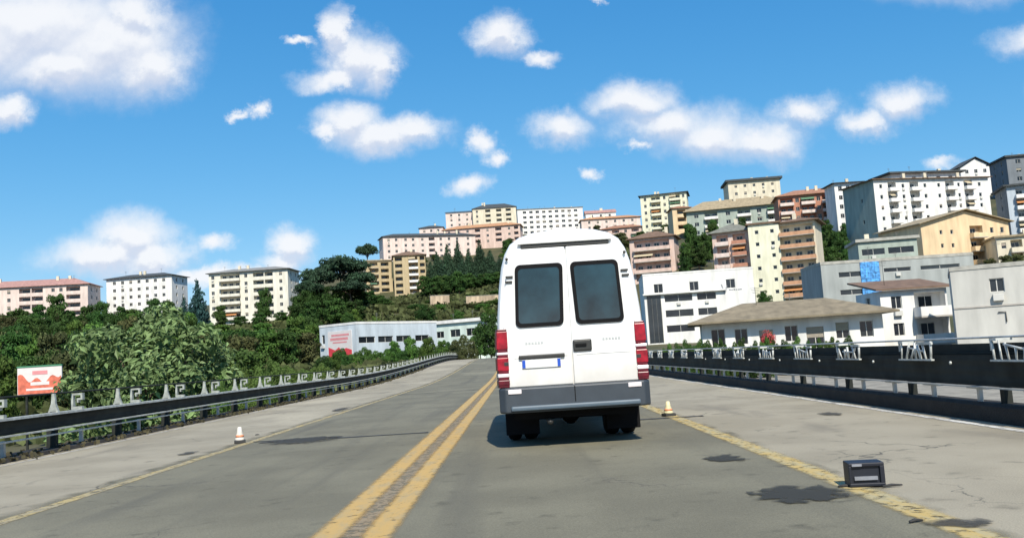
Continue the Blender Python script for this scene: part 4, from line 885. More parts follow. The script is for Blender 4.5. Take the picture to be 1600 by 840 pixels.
def tree_mesh(kind, var):
    k = (kind, var)
    if k in PROTO: return PROTO[k]
    rnd = random.Random(kind+str(var)*3); cl = crown_clumps(rnd, kind)
    mb = MB(); n, sz, dr = {'broad': (5200, 0.038, 0.3), 'bush': (13000, 0.0215, 0.45), 'umbrella': (3600, 0.036, 0), 'conifer': (4600, 0.038, 0.5)}[kind]
    leaf_cloud(mb, rnd, cl, n, sz, dr, 2.1 if kind == 'bush' else 1.6)
    cm = mb.mesh('crown')
    t = MB(); top = {'broad': 0.75, 'bush': 0.5, 'umbrella': 0.86, 'conifer': 0.97}[kind]; r0 = {'broad': 0.03, 'bush': 0.022, 'umbrella': 0.024, 'conifer': 0.024}[kind]
    pts = [(rnd.uniform(-.012, .012)*i, rnd.uniform(-.012, .012)*i, -0.03+(top+0.03)*i/6) for i in range(7)]
    t.tube(pts, [r0*(1-0.13*i) for i in range(7)], 8)
    if kind != 'conifer':
        for c in rnd.sample(cl[:-1], 9):
            h = {'broad': 0.25, 'bush': 0.06, 'umbrella': 0.55}[kind]+rnd.uniform(0, 0.15); b0 = Vector((0, 0, h)); b2 = Vector(c[:3]); b1 = (b0+b2)/2+Vector((0, 0, 0.03))
            t.tube([b0, b1, b2], [r0*0.5, r0*0.35, r0*0.15], 6)
    tm = t.mesh('trunk'); tm.materials.append(m_bark)
    PROTO[k] = (cm, tm); return PROTO[k]
CROWN_M = {}
def crown_with(kind, var, leaf):
    k = (kind, var, leaf)
    if k not in CROWN_M:
        c = tree_mesh(kind, var)[0].copy(); c.name = 'crown'; c.materials.append(LEAF[leaf]); CROWN_M[k] = c
    return CROWN_M[k]
_tn = [0]
def tree(name, label, cat, px, top, d, wpx, kind, leaf, group=None, hmin=2.5, hmax=22, zoff=0.0):
    p = P(px, top, d); z0 = terr(p.x, p.y)+zoff; h = min(max(p.z-z0, hmin), hmax); w = wpx*d/FPX/0.86
    _tn[0] += 1; i = _tn[0]; rnd = random.Random(i*13)
    o = thing(name, label, cat, (p.x, p.y, z0), rnd.uniform(0, 6.28), group); o.scale = (w*rnd.uniform(.95, 1.05), w*rnd.uniform(.85, 1.05), h/0.98)
    link('crown', crown_with(kind, i % 2, leaf), o); link('trunk', tree_mesh(kind, i % 2)[1], o)
    return o
tree('roadside_bush', 'big pale leaved bush behind the guardrail, right of the red billboard', 'bush', 236, 470, 42, 240, 'bush', 'pale')
# fresh shrubs on the verge between bush and showroom
vs_ = 'fresh green shrub on the verge between the big bush and the showroom'
for px, top, d, w in ((365, 560, 44, 60), (398, 572, 42, 52), (425, 560, 60, 48), (350, 585, 34, 44), (452, 570, 62, 42), (385, 548, 75, 40), (475, 575, 66, 34), (500, 566, 85, 36)):
    tree('verge_shrub', vs_, 'shrub', px, top, d, w, 'bush', 'fresh', 'fresh shrubs on the verge', hmin=1.2)
vs2 = 'low dark bush in the hedge between showroom and guardrail'
for i, px in enumerate(range(505, 705, 14)):
    vs2 = ('dark', 'lighter green')[i % 2]+' low bush in the hedge between showroom and guardrail'
    tree('hedge_bush', vs2, 'bush', px, 555-(i % 3)*5-(px-505)*0.06, 100+i*3, 34, 'bush', ('dark', 'mid')[i % 2], 'hedge bushes before the showroom', hmin=1.2)
for px, top, d, w in ((668, 528, 128, 26), (690, 533, 130, 22), (640, 528, 126, 28), (615, 534, 124, 22)):
    tree('young_tree', 'slender young tree in front of the workshop by the guardrail', 'tree', px, top, d, w, 'broad', 'mid', 'young trees by the workshop', hmin=2)
tree('road_end_bush', 'olive round bush at the far end of the left guardrail', 'bush', 722, 522, 128, 40, 'bush', 'olive', hmin=1.5)
tree('dark_tree', 'dark broadleaf tree just left of the van tail lights', 'tree', 764, 492, 140, 48, 'broad', 'dark')
tree('dark_tree', 'dark tree behind the kiosk at the road end', 'tree', 748, 512, 150, 30, 'broad', 'dark')
# the wood on the left slope
rw = random.Random(5)
lw = 'dark broadleaf tree in the wood on the left slope below the apartment blocks'
gw = 'trees of the wood on the left slope'
spots = []
for d, y0, dx, w in ((75, 556, 40, 74), (100, 530, 36, 62), (135, 515, 34, 54), (175, 503, 30, 46), (225, 494, 28, 40)):
    x = -60+rw.uniform(0, 20)
    while x < 492:
        yy = y0+rw.uniform(-8, 10)+(12 if 330 < x < 460 and d > 150 else 0)+(x*0.0)
        lim = 470 if x < 320 else (506 if x < 460 else 470)
        if x > 400 and d < 120: x += 400; continue
        spots.append((x, max(yy, lim), d+rw.uniform(-12, 12), w*rw.uniform(0.85, 1.25))); x += dx*rw.uniform(0.8, 1.2)
for x, t, d, w in spots:
    lf = rw.choice(('dark', 'dark', 'dark', 'mid', 'mid', 'olive'))
    where = 'red roofed block' if x < 150 else ('plain white block' if x < 300 else 'cream block')
    row = 'at the lower edge of the wood' if d < 88 else ('low in the wood' if d < 118 else ('in the middle of the wood' if d < 155 else ('high in the wood' if d < 200 else 'at the top of the wood')))
    lab = {'dark': 'dark green', 'mid': 'lighter green', 'olive': 'olive brown'}[lf]+' broadleaf tree '+row+' below the '+where
    tree('broadleaf_tree', lab, 'tree', x, t, d, w, 'broad', lf, gw, hmin=4)
ly = 'tall dark tree rising against the walls of the left apartment blocks'
for px, top, d, w in ((88, 462, 270, 30), (28, 484, 270, 34), (60, 478, 265, 30), (160, 472, 280, 26), (240, 468, 280, 28), (262, 470, 285, 24), (205, 484, 285, 26), (135, 478, 280, 24), (345, 478, 290, 22), (412, 452, 318, 20), (470, 470, 290, 30), (5, 492, 268, 30), (110, 486, 275, 24), (440, 488, 295, 24), (190, 480, 282, 22), (375, 496, 292, 24), (405, 490, 292, 22)):
    ly = 'tall dark tree rising against the '+('red roofed block' if px < 150 else ('plain white block' if px < 290 else 'cream block on pilotis'))
    tree('tall_tree', ly, 'tree', px, top, d, w*1.25, 'broad', 'dark', 'tall trees before the left apartment blocks', hmin=4)
tree('cedar', 'blue green cedar between the white and the cream apartment block', 'tree', 308, 436, 250, 42, 'conifer', 'blue', hmax=30)
tree('cedar', 'short blue green cedar next to the tall cedar', 'tree', 287, 462, 245, 30, 'conifer', 'blue', hmax=30)
# pines
lp = 'dark umbrella pine on the slope below the ochre houses'
for px, top, d, w in ((530, 402, 300, 76), (498, 420, 296, 60), (562, 425, 300, 50), (482, 440, 290, 46), (545, 440, 292, 60)):
    tree('umbrella_pine', lp, 'pine tree', px, top, d, w, 'umbrella', 'pine', 'umbrella pines on the slope', hmax=26)
tree('umbrella_pine', 'small lone umbrella pine against the sky left of the ochre houses', 'pine tree', 573, 382, 420, 32, 'umbrella', 'pine', hmax=24)
lc = 'dark pointed conifer in the clump in front of the pink hill blocks'
for px, top, d, w in ((682, 392, 378, 24), (698, 380, 384, 26), (714, 374, 388, 26), (731, 388, 380, 24), (748, 374, 386, 28), (765, 390, 380, 26), (780, 400, 376, 24), (672, 408, 372, 24), (690, 405, 366, 28), (722, 403, 366, 28), (755, 408, 364, 28), (740, 412, 360, 30), (708, 412, 358, 30), (778, 415, 358, 28)):
    tree('conifer', lc, 'conifer', px, top, d, w, 'conifer', 'pine', 'conifers before the pink hill blocks', hmax=32)
ls = 'olive scrub bush on the slope below the ochre houses and conifers'
for i in range(64):
    px = rw.uniform(466, 790); d = rw.uniform(215, 345); lo = 468+max(0, (d-340)*-0.16)
    lf = rw.choice(('olive', 'mid', 'dark')); ls = {'olive': 'olive', 'mid': 'bright green', 'dark': 'dark green'}[lf]+' scrub bush on the slope below the '+('pines' if px < 575 else ('ochre houses' if px < 668 else 'conifers'))
    tree('scrub_bush', ls, 'bush', px, lo+rw.uniform(-6, 8), d, rw.uniform(22, 36), 'bush', lf, 'scrub on the hill slope', hmin=1.5, hmax=6)
lq = 'dark round tree under the umbrella pines'
for px, top, d, w in ((480, 452, 288, 40), (505, 448, 292, 40), (530, 446, 296, 40), (556, 444, 300, 40), (575, 455, 318, 34), (590, 462, 322, 34), (520, 468, 270, 44), (488, 472, 265, 44), (552, 470, 272, 44), (600, 468, 318, 30), (466, 462, 284, 34)):
    tree('round_tree', lq, 'tree', px, top, d, w, 'broad', 'dark', 'round trees under the pines', hmax=16)
lq = 'dark round tree at the foot of the conifer clump'
for px in range(664, 790, 13):
    tree('round_tree', lq, 'tree', px, 430+rw.uniform(-6, 6), 340+rw.uniform(-8, 8), 30, 'broad', 'dark', 'round trees at the foot of the conifers', hmax=16)
lq = 'dark garden tree on the terrace between the hill town houses'
for px, top, d, w in ((795, 385, 470, 22), (680, 398, 440, 18), (660, 402, 430, 18), (1040, 352, 375, 18), (1058, 348, 372, 18), (1000, 362, 372, 20), (975, 372, 400, 22), (1075, 350, 315, 22), (1115, 344, 308, 20), (1160, 340, 310, 18), (1290, 345, 285, 20), (1320, 350, 282, 20)):
    tree('garden_tree', lq, 'tree', px, top, d, w, 'broad', 'dark', 'garden trees in the hill town', hmin=3, hmax=14)
# trees between the hill blocks on the right
lr = 'dark tree filling the gap between the brown roofed house and the pink wing'
for px, top, d, w in ((1082, 355, 262, 28), (1098, 366, 256, 30), (1072, 380, 258, 26), (1090, 388, 250, 32), (1112, 350, 268, 26), (1070, 402, 248, 26)):
    tree('hill_tree', lr, 'tree', px, top, d, w, 'broad', 'dark', 'trees left of the pink wing', hmax=18)
lr2 = 'dark tree between the red balconies and the large white block'
for px, top, d, w in ((1292, 352, 262, 28), (1310, 362, 258, 30), (1322, 378, 240, 26), (1300, 385, 238, 32), (1285, 378, 240, 24)):
    tree('hill_tree', lr2, 'tree', px, top, d, w, 'broad', 'dark', 'trees left of the large white block', hmax=20)
rv = random.Random(77)
for i in range(75):
    px = rv.uniform(795, 985); d = rv.uniform(200, 470); lf = rv.choice(('dark', 'mid', 'olive')); hh = rv.uniform(5, 9)
    tree('slope_tree', {'dark': 'dark green', 'mid': 'bright green', 'olive': 'olive'}[lf]+' tree on the hill slope directly beyond the van', 'tree', px, 500, d, rv.uniform(7, 11)*FPX/d*0.86, 'broad', lf, 'trees on the slope beyond the van', hmin=hh, hmax=hh)
tree('shrub', 'grey green round shrub at the foot of the lemon stair tower', 'shrub', 1193, 453, 205, 26, 'bush', 'dark')
for px, top, d, w in ((1545, 405, 176, 26), (1570, 400, 178, 26), (1590, 398, 180, 28), (1600, 392, 184, 28)):
    tree('garden_tree', 'small olive garden tree at the foot of the peach house', 'tree', px, top, d, w, 'broad', 'olive', 'garden trees by the peach house')
lh = 'clipped dark hedge bush between the villa and the black guardrail'
for i in range(18):
    px = 1040+i*17+rw.uniform(-4, 4)
    lh = ('lighter green' if i % 3 == 0 else 'dark green')+' hedge bush between the villa and the black guardrail'
    tree('hedge_bush', lh, 'bush', px, 533-(px-1040)*0.02+rw.uniform(-5, 3), 66+rw.uniform(-3, 3), 26, 'bush', ('dark', 'mid')[i % 3 == 0], 'hedge before the villa', hmin=1.0)
tree('flowering_shrub', 'small red flowering shrub against the villa wall', 'shrub', 1199, 517, 78, 22, 'bush', 'olive')
mr_ = mat('red_blossom', (0.42, 0.06, 0.06), 0.7, isl=0.35)
fs_ = [o for o in C.objects if o.name.startswith('flowering_shrub')][0]
mb = MB(); leaf_cloud(mb, random.Random(3), [(0, 0, 0.78, 0.40, 0.40, 0.2)], 420, 0.05); mb.build('blossom', mr_, fs_)
# undergrowth over the left slope and weeds along the kerb (nobody could count these)
def scatter(name, n, pick, size, leaf, label, cat):
    rnd = random.Random(name); vs = []; fs = []
    pts = [pick(rnd) for _ in range(n)]
    zz = [p[2] if len(p) > 2 else None for p in pts]
    T = terr_np(np.array([p[0] for p in pts]), np.array([p[1] for p in pts]))
    for p, z, t in zip(pts, zz, T):
        c = Vector((p[0], p[1], t if z is None else z))
        for _ in range(4):
            s = size*rnd.uniform(0.5, 1.4); d = Vector((rnd.gauss(0, .7), rnd.gauss(0, .7), rnd.uniform(.2, 1))).normalized(); a = d.cross(Vector((rnd.gauss(0, 1), rnd.gauss(0, 1), 0.2))).normalized()*s*.5
            b = c+Vector((rnd.gauss(0, s*.5), rnd.gauss(0, s*.5), 0)); o = len(vs); vs += [b-a*0.3, b+d*s*.5-a, b+d*s, b+d*s*.5+a]; fs.append((o, o+1, o+2, o+3))
    mb = MB(); mb.add(vs, fs); tag(mb.build(name, LEAF[leaf]), label, cat, kind='stuff')
def pick_slope(r):
    while True:
        y = 60+300*r.random()**0.7; x = r.uniform(-0.62, 0.16)*y-10
        if y > ROAD_END+18 or not -12.5 < x < 9.5: return (x, y)
scatter('undergrowth', 17000, pick_slope, 1.5, 'olive', 'mixed green undergrowth covering the left slope', 'undergrowth')
scatter('verge_grass', 7000, lambda r: (XL-0.6-abs(r.gauss(0, 4)), r.uniform(6, 95)), 0.7, 'mid', 'rank grass growing outside the left guardrail', 'grass')
scatter('kerb_weeds', 1500, lambda r: (lambda y: (XL+r.gauss(0.02, 0.16), y, road_z(y)+0.03))(r.uniform(5, 80)), 0.08, 'dry', 'dry weeds growing along the foot of the left guardrail', 'weeds')
# pale yard behind the right guardrail
yard = MB(); ya_ = [(7.2, -20), (60, -20), (75, 64), (60, 76), (26, 77), (9, 60)]
def yard_build():
    xs = np.arange(8, 71, 4.0); ys = np.arange(-20, 79, 4.0); X, Y = np.meshgrid(xs, ys); Z = terr_np(X, Y)+0.06; nx = len(xs)
    v = np.stack([X.ravel(), Y.ravel(), Z.ravel()], 1).tolist(); f = [(j*nx+i, j*nx+i+1, (j+1)*nx+i+1, (j+1)*nx+i) for j in range(len(ys)-1) for i in range(nx-1)]
    m = MB(); m.add(v, f, True); tag(m.build('yard', m_conc), kind='structure')
yard_build()

# ------------------------------------------------------------------ billboard on the left
bp_ = P(62, 612, 55); bz = terr(bp_.x, bp_.y); bw = 67*55/FPX; bh = 42*55/FPX; zc = P(62, 615, 55).z-bz
bb = thing('billboard', 'red and white billboard on steel legs among the trees beyond the guardrail', 'billboard', (bp_.x, bp_.y, bz), R(4))
MB().bbox(-bw/2, bw/2, 0, 0.12, zc, zc+bh, 0.02).build('panel', m_pw, bb)
n = 20; lo = [(-bw/2*0.97+bw*0.97*i/n, zc+0.03) for i in range(n+1)]; hi = [(-bw/2*0.97+bw*0.97*i/n, zc+bh*(0.50+0.22*((2*i/n-1)**2)+0.1*math.sin(i*0.9))) for i in range(n, -1, -1)]
MB().prism(lo+hi, -0.012, -0.002).build('print', mat('salmon_print', (0.60, 0.15, 0.09), 0.6, var=0.3, scale=3), bb)
mb = MB(); mb.box(-bw*0.2, bw*0.22, -0.022, -0.013, zc+bh*0.33, zc+bh*0.45); mb.box(-bw*0.3, bw*0.3, -0.022, -0.013, zc+bh*0.14, zc+bh*0.22); mb.build('white_lettering', m_pw, bb)
mb = MB(); mb.box(-bw*0.16, bw*0.18, -0.014, -0.003, zc+bh*0.72, zc+bh*0.86); mb.build('pink_lettering', m_pp, bb)
MB().box(-bw/2-0.02, bw/2+0.02, -0.03, 0.15, zc+bh+0.003, zc+bh+0.09).build('top_trim', mat('green_trim', (0.06, 0.22, 0.12), 0.6), bb)
for s in (-1, 1):
    MB().box(s*bw*0.32-0.06, s*bw*0.32+0.06, 0.125, 0.245, -0.4, zc+bh*0.9).build('leg', m_dsteel, bb)

# ------------------------------------------------------------------ things on the road
m_conew = mat('cone_white', (0.66, 0.62, 0.54), 0.5, var=0.1, scale=8); m_coney = mat('cone_pale_yellow', (0.62, 0.56, 0.34), 0.5, var=0.1, scale=8); m_coneb = mat('cone_rubber', (0.03, 0.03, 0.03), 0.8); m_coner = mat('cone_band', (0.62, 0.24, 0.12), 0.5)
def cone(px, py, label, body, hh):
    p = ground_at(px, py); c = thing('traffic_cone', label, 'cone', (p.x, p.y, 0.005), 0.3)
    MB().bbox(-0.095, 0.095, -0.095, 0.095, 0.0, 0.05, 0.01).build('base', m_coneb, c)
    MB().lathe([(0.085, 0.05), (0.08, 0.07), (0.045, hh*0.7), (0.032, hh), (0.018, hh+0.006)], 18).build('cone_body', body, c)
    r = lambda z: 0.08+(0.045-0.08)*(z-0.07)/(hh*0.7-0.07)+0.003
    MB().lathe([(r(hh*0.38), hh*0.38), (r(hh*0.52), hh*0.52)], 18).build('band', m_coner, c)
cone(375, 692, 'small white cone with black base at the joint by the faded edge line', m_conew, 0.27)
cone(1045, 650, 'small pale yellow cone at the joint beside the van', m_coney, 0.25)
p = ground_at(1357, 762)
m_crate = mat('navy_plastic', (0.009, 0.011, 0.020), 0.5, var=0.2); m_crate_lit = mat('pale_lit_plastic', (0.22, 0.23, 0.26), 0.5, var=0.2, scale=10)
cr = thing('plastic_crate', 'dark navy plastic crate lying open on the yellow edge line', 'crate', (p.x, p.y, 0.012), R(-8))
mb = MB(); w, h, dd = 0.135, 0.185, 0.2
mb.bbox(-w, w, 0, dd, 0, 0.028, 0.008); mb.bbox(-w, w, 0, dd, h-0.03, h, 0.008); mb.bbox(-w, -w+0.022, 0.001, dd-0.001, 0.025, h-0.025, 0.006); mb.bbox(w-0.035, w, 0.001, dd-0.001, 0.025, h-0.025, 0.006); mb.bbox(-w+0.01, w-0.01, 0.022, dd-0.002, 0.02, h-0.02, 0.004)
mb.build('shell', m_crate, cr)
MB().box(-w+0.04, w-0.055, 0.004, 0.0215, 0.05, 0.078).build('lit_floor_strip', m_crate_lit, cr)  # pale strip painted for light caught on the crate floor
MB().box(-w+0.025, -w+0.10, -0.006, 0.001, h-0.026, h-0.008).build('highlight_strip', m_crate_lit, cr)  # pale bar painted as a highlight at the upper left
for px, py, l, a in ((1395, 761, 0.16, 0.1), (1322, 762, 0.12, -0.2), (1432, 817, 0.1, 0.3), (402, 680, 0.08, 0.5)):
    q = ground_at(px, py); mb = MB(); mb.tube([(-l/2, 0, 0.012), (0, 0.01, 0.016), (l/2, 0, 0.012)], [0.008, 0.012, 0.006], 6)
    o = mb.build('rubber_scrap', m_coneb, None, (q.x, q.y, 0.004), a)
    tag(o, {1395: 'thin black scrap on the road right of the navy crate', 1322: 'thin black scrap on the road at the crate\'s left corner', 1432: 'black scrap on the yellow edge line beyond the crate', 402: 'tiny black scrap on the road beside the white cone'}[px], 'debris')

# ------------------------------------------------------------------ the van
def van():
    D0 = 11.62; c = P(897, 600, D0)
    g = thing('van', 'white high-roof minibus van with two tinted rear windows driving ahead', 'van', (c.x+0.0, D0, 0), 0); g.scale = (0.968, 1, 1)
    m_body = mat('white_van_paint', (0.78, 0.78, 0.77), 0.28, var=0.03, scale=1.5, spec=0.5)
    nt = m_body.node_tree; N = nt.nodes; L_ = nt.links; b = N['Principled BSDF']; src = b.inputs['Base Color'].links[0].from_socket
    tc = N.new('ShaderNodeTexCoord'); sx = N.new('ShaderNodeSeparateXYZ'); L_.new(tc.outputs['Object'], sx.inputs[0])
    nn = N.new('ShaderNodeTexNoise'); nn.inputs['Scale'].default_value = 3.0; nn.inputs['Detail'].default_value = 8; L_.new(tc.outputs['Object'], nn.inputs['Vector'])
    q = N.new('ShaderNodeMath'); q.operation = 'MULTIPLY_ADD'; L_.new(nn.outputs['Fac'], q.inputs[0]); q.inputs[1].default_value = -1.3; L_.new(sx.outputs[2], q.inputs[2])
    dm = node_sm(N, L_, q.outputs[0], -0.05, 0.85); iv = N.new('ShaderNodeMath'); iv.operation = 'SUBTRACT'; iv.inputs[0].default_value = 1; L_.new(dm, iv.inputs[1])
    d2 = N.new('ShaderNodeMath'); d2.operation = 'MULTIPLY'; d2.inputs[1].default_value = 0.55; L_.new(iv.outputs[0], d2.inputs[0])
    mx = N.new('ShaderNodeMixRGB'); L_.new(d2.outputs[0], mx.inputs[0]); L_.new(src, mx.inputs[1]); mx.inputs[2].default_value = (0.44, 0.40, 0.34, 1); L_.new(mx.outputs[0], b.inputs['Base Color'])
    m_black = mat('black_rubber', (0.008, 0.008, 0.009), 0.8, var=0.2, spec=0.15); m_bump = mat('grey_bumper_plastic', (0.040, 0.050, 0.062), 0.5, var=0.12, scale=4)
    m_tint = mat('tinted_glass', (0.010, 0.030, 0.040), 0.06, var=0.6, scale=2.5, spec=0.8); m_redl = mat('red_lens', (0.30, 0.006, 0.018), 0.35, var=0.35, scale=14); m_dred = mat('dark_red_lens', (0.10, 0.004, 0.012), 0.35, var=0.3, scale=14)
    m_clear = mat('clear_lens', (0.72, 0.66, 0.66), 0.12, var=0.1); m_dgrey = mat('dark_plastic', (0.03, 0.03, 0.028), 0.5, var=0.2); m_badge = mat('grey_badge', (0.42, 0.44, 0.44), 0.4); m_chr = mat('wheel_steel', (0.35, 0.35, 0.36), 0.4, metal=0.6)
    half = [(0.0, 0.50), (0.86, 0.50), (0.955, 0.54), (0.99, 0.64), (1.0, 0.80), (1.005, 1.10), (1.0, 1.40), (0.975, 1.75), (0.935, 2.10), (0.885, 2.38), (0.83, 2.55), (0.75, 2.68), (0.62, 2.765), (0.42, 2.82), (0.2, 2.842), (0.0, 2.848)]
    def section(sx, sz, y, dz=0.0):
        pts = [(x*sx, y, 0.5+(z-0.5)*sz+dz) for x, z in half]; return pts+[(-x, yy, z) for x, yy, z in pts[-2:0:-1]]
    st = [(0.965, 0.975, 0.0), (0.985, 0.988, 0.03), (0.998, 0.998, 0.10), (1.0, 1.0, 0.2), (1.0, 1.0, 1.6), (1.0, 1.0, 3.0), (0.998, 0.998, 4.0), (0.99, 0.985, 4.5), (0.97, 0.90, 4.9), (0.955, 0.62, 5.5), (0.94, 0.36, 5.95), (0.90, 0.28, 6.15)]
    mb = MB(); n = len(section(1, 1, 0)); vs = []
    for s in st: vs += section(*s)
    fs = [(i*n+j, i*n+(j+1) % n, (i+1)*n+(j+1) % n, (i+1)*n+j) for i in range(len(st)-1) for j in range(n)]
    mb.add(vs, fs, True); mb.add(section(*st[0]), [tuple(range(n))]); mb.add(section(*st[-1]), [tuple(range(n))[::-1]])
    body = fixn(mb.build('body', m_body, g))
    # width of the rear face at height z
    def wid(z):
        for (a, b) in zip(half[1:], half[2:]):
            za, zb = 0.5+(a[1]-0.5)*0.975, 0.5+(b[1]-0.5)*0.975
            if za <= z <= zb: return 0.965*(a[0]+(b[0]-a[0])*(z-za)/(zb-za))
        return 0.5
    # two rear doors, slightly proud, with a shut line between them and real window openings
    def rr(x0, x1, z0, z1, r, k=5, sk=0.0):
        pts = []
        for cx, cz, a0 in ((x1-r, z1-r, 0), (x0+r, z1-r, 90), (x0+r, z0+r, 180), (x1-r, z0+r, 270)):
            for i in range(k+1):
                t = R(a0+90*i/k); x = cx+r*math.cos(t); z = cz+r*math.sin(t)
                pts.append((x-sk*(z-z0), z))
        return pts
    wz0, wz1 = 1.585, 2.365
    for s in (-1, 1):
        zs = [0.80, 0.95, 1.2, 1.45, 1.8, 2.1, 2.35, 2.5, 2.6]
        outer = [(s*0.008, z) for z in zs]+[(s*(wid(z)-0.05-(0.03 if z > 2.5 else 0)), z) for z in zs[::-1]]
        d = MB(); dep = 0.028
        sgn = outer if s > 0 else outer
        d.prism(sgn, -dep, 0.02)
        o = fixn(d.build('rear_door', m_body, g))
        bv = o.modifiers.new('bevel', 'BEVEL'); bv.width = 0.012; bv.segments = 2; bv.limit_method = 'ANGLE'
        ins = s*0.105; ous = s*0.715; x0, x1 = min(ins, ous), max(ins, ous); sk = s*0.045
        ro = rr(x0-0.02, x1+0.02, wz0-0.02, wz1+0.02, 0.07, sk=sk); ri = rr(x0+0.025, x1-0.025, wz0+0.03, wz1-0.03, 0.05, sk=sk)
        k = len(ro); m_ = MB(); y0, y1 = -0.046, -0.026
        m_.add([(x, y0, z) for x, z in ro]+[(x, y0, z) for x, z in ri]+[(x, y1, z) for x, z in ro]+[(x, y0+0.012, z) for x, z in ri],
               [(i, (i+1) % k, k+(i+1) % k, k+i) for i in range(k)]+[(i, 2*k+i, 2*k+(i+1) % k, (i+1) % k) for i in range(k)]+[(k+i, k+(i+1) % k, 3*k+(i+1) % k, 3*k+i) for i in range(k)])
        fr = m_.build('window_seal', m_black, o)
        gl = MB(); gl.add([(x, y0+0.010, z) for x, z in ri], [tuple(range(k))]); gl.build('window_glass', m_tint, o)
        for hz in (2.17, 2.235):
            MB().bbox(s*(wid(hz)-0.09)-0.05, s*(wid(hz)-0.09)+0.05, -0.05, -0.024, hz-0.014, hz+0.014, 0.004).build('hinge', m_dgrey, o)
        MB().bbox(s*(wid(1.1)-0.08)-0.03, s*(wid(1.1)-0.08)+0.03, -0.05, -0.024, 1.08, 1.13, 0.004).build('hinge', m_dgrey, o)
        # pressed swage line and small badge
        MB().bbox(min(s*0.06, s*0.78), max(s*0.06, s*0.78), -0.034, -0.026, 1.17, 1.185, 0.003).build('swage', m_body, o)
        b = MB(); bx = -0.62 if s < 0 else 0.42
        for i in range(6): b.box(bx+i*0.042, bx+i*0.042+0.03, -0.032, -0.0282, 1.34, 1.37)
        b.build('badge', m_badge, o)
    h = MB(); h.bbox(0.02, 0.27, -0.046, -0.027, 1.215, 1.365, 0.02); ho = h.build('door_handle', m_dgrey, g)
    MB().bbox(0.05, 0.20, -0.062, -0.045, 1.275, 1.315, 0.008).build('handle_grip', m_black, ho)
    lb = MB(); lb.bbox(-0.72, -0.10, -0.062, -0.027, 1.155, 1.205, 0.012); lb.build('plate_lamp_bar', m_dgrey, g)
    m_plate = mat('number_plate', (0.70, 0.70, 0.68), 0.4, var=0.03); m_pblue = mat('plate_blue', (0.02, 0.08, 0.45), 0.4)
    pl = MB().bbox(-0.68, -0.16, -0.046, -0.028, 1.035, 1.145, 0.004).build('number_plate', m_plate, g)
    for a, b in ((-0.677, -0.635), (-0.205, -0.163)): MB().box(a, b, -0.049, -0.0465, 1.04, 1.14).build('plate_band', m_pblue, pl)
    # rear roof lip; a dark bar stands for the shadow gap under it
    pts = []
    sl = MB(); sl.bbox(-0.60, 0.60, -0.036, 0.02, 2.595, 2.655, 0.012); sl.build('slot_shadow', m_dgrey, g)
    lip = MB(); k = 12
    top = [(-0.64+1.28*i/k, 2.672+0.055*(1-(2*i/k-1)**4)) for i in range(k+1)]; bot = [(0.64-1.28*i/k, 2.650) for i in range(k+1)]
    lip.prism(top+bot, -0.06, 0.05); lo_ = fixn(lip.build('roof_lip', m_body, g)); b_ = lo_.modifiers.new('bevel', 'BEVEL'); b_.width = 0.015; b_.segments = 2
    # tail lights wrap the corners: dark red, red, clear, red, clear from the top down
    for s in (-1, 1):
        def blk(z0, z1, m, nm, par, e=0.0):
            b = MB(); xo0, xo1 = wid(z0)+0.068+e, wid(z1)+0.068+e; xi = 0.862-e
            v = []
            for y in (-0.045-e, 0.16+e):
                for x, z in ((xi, z0), (xo0-(0.03 if y < 0 else 0), z0), (xo1-(0.03 if y < 0 else 0), z1), (xi, z1)): v.append((s*x, y, z))
            b.add(v, [(0, 1, 2, 3), (7, 6, 5, 4), (0, 4, 5, 1), (1, 5, 6, 2), (2, 6, 7, 3), (3, 7, 4, 0)])
            o = fixn(b.build(nm, m, par)); bv = o.modifiers.new('bevel', 'BEVEL'); bv.width = 0.01; bv.segments = 2; return o
        t = blk(0.80, 1.56, m_dred, 'tail_light', g)
        for z0, z1, m in ((1.30, 1.53, m_redl), (1.225, 1.26, m_clear), (1.02, 1.19, m_redl), (0.935, 0.985, m_clear), (0.83, 0.90, m_dred)): blk(z0, z1, m, 'lens', t, 0.004)
        MB().lathe([(0.0, 0), (0.02, 0), (0.02, 0.015), (0, 0.018)], 10).build('marker_lamp', m_dgrey, g, (s*0.80, -0.03, 2.47)).rotation_euler = (R(90), 0, 0)
    # bumper with step
    b = MB()
    b.add([(x*1.0, y, z) for x, y in ((-0.99, 0.35), (-1.015, 0.0), (-0.93, -0.11), (0.93, -0.11), (1.015, 0.0), (0.99, 0.35)) for z in (0.47, 0.795)],
          [(0, 2, 3, 1), (2, 4, 5, 3), (4, 6, 7, 5), (6, 8, 9, 7), (8, 10, 11, 9), (10, 0, 1, 11), (1, 3, 5, 7, 9, 11), (10, 8, 6, 4, 2, 0)])
    bo = fixn(b.build('bumper', m_bump, g)); bv = bo.modifiers.new('bevel', 'BEVEL'); bv.width = 0.025; bv.segments = 3; bv.limit_method = 'ANGLE'
    MB().bbox(-0.86, 0.86, -0.155, -0.095, 0.50, 0.56, 0.02).build('bumper_step', mat('pale_bumper_edge', (0.09, 0.125, 0.16), 0.4), bo)
    MB().box(-0.006, 0.006, -0.1135, -0.108, 0.58, 0.78).build('bumper_seam', m_black, bo)
    for s in (-1, 1):
        MB().bbox(s*0.80-0.09, s*0.80+0.09, -0.125, -0.1, 0.715, 0.775, 0.012).build('reflector', m_clear, bo)
    # underbody, axle, wheels
    MB().box(-0.82, 0.82, 0.25, 5.4, 0.36, 0.52).build('underbody', m_black, g)
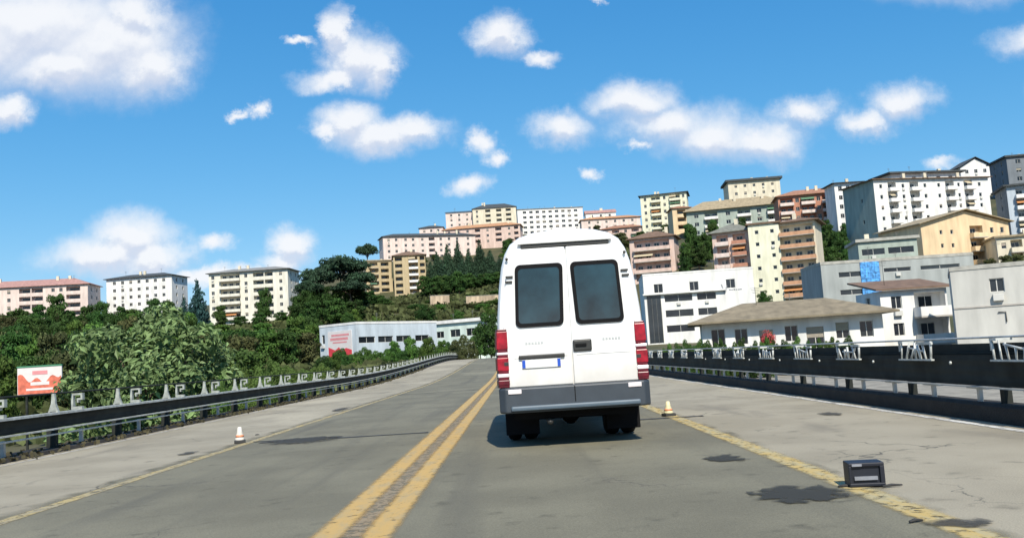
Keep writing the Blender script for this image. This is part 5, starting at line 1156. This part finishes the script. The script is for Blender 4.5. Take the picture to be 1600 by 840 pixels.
    for s in (-1, 1): MB().bbox(s*0.72-0.24, s*0.72+0.24, 0.80, 0.83, 0.12, 0.50, 0.01).build('mud_flap', m_black, g)
    ex = MB(); ex.tube([(-0.35, 0.0, 0.33), (-0.35, 1.2, 0.33)], 0.04, 10); ex.build('exhaust', m_dgrey, g)
    ax = MB(); ax.tube([(-0.8, 1.35, 0.34), (0.8, 1.35, 0.34)], 0.07, 10); ax.lathe([(0.05, -0.15), (0.15, -0.05), (0.15, 0.05), (0.05, 0.15)], 14, (0, 1.35, 0.34)); ax.build('axle', m_black, g)
    tp = MB(); tp.lathe([(0.20, -0.10), (0.30, -0.105), (0.345, -0.08), (0.36, -0.03), (0.36, 0.03), (0.345, 0.08), (0.30, 0.105), (0.20, 0.10)], 28); tme = tp.mesh('tyre'); tme.materials.append(m_black)
    rp = MB(); rp.lathe([(0.05, 0.05), (0.10, 0.06), (0.13, 0.03), (0.19, 0.04), (0.205, 0.095), (0.205, -0.09), (0.05, -0.06)], 24); rme = rp.mesh('rim'); rme.materials.append(m_chr)
    for x, y in ((-0.84, 1.35), (-0.60, 1.35), (0.60, 1.35), (0.84, 1.35), (-0.86, 5.2), (0.86, 5.2)):
        w = bpy.data.objects.new('wheel', None); C.objects.link(w); w.parent = g; w.location = (x, y, 0.365); w.rotation_euler = (0, R(90 if x > 0 else -90), 0)
        link('tyre', tme, w); link('rim', rme, w)
    # side glass, arches, wheel wells
    for s in (-1, 1):
        for y0, y1 in ((0.5, 1.6), (1.7, 2.9), (3.0, 3.9)):
            v = [(s*(x+0.006), y, z) for (x, z) in ((0.9885, 1.56), (0.915, 2.22)) for y in (y0, y1)]
            q = MB(); q.add(v, [(0, 1, 3, 2)]); q.build('side_window', m_tint, g)
        for yc in (1.35, 5.2):
            q = MB(); k = 16; v = [(s*1.008, yc+0.46*math.cos(math.pi*i/k), 0.5+0.36*math.sin(math.pi*i/k)) for i in range(k+1)]
            q.add(v, [tuple(range(k+1))]); q.build('wheel_arch', m_black, g)
van()
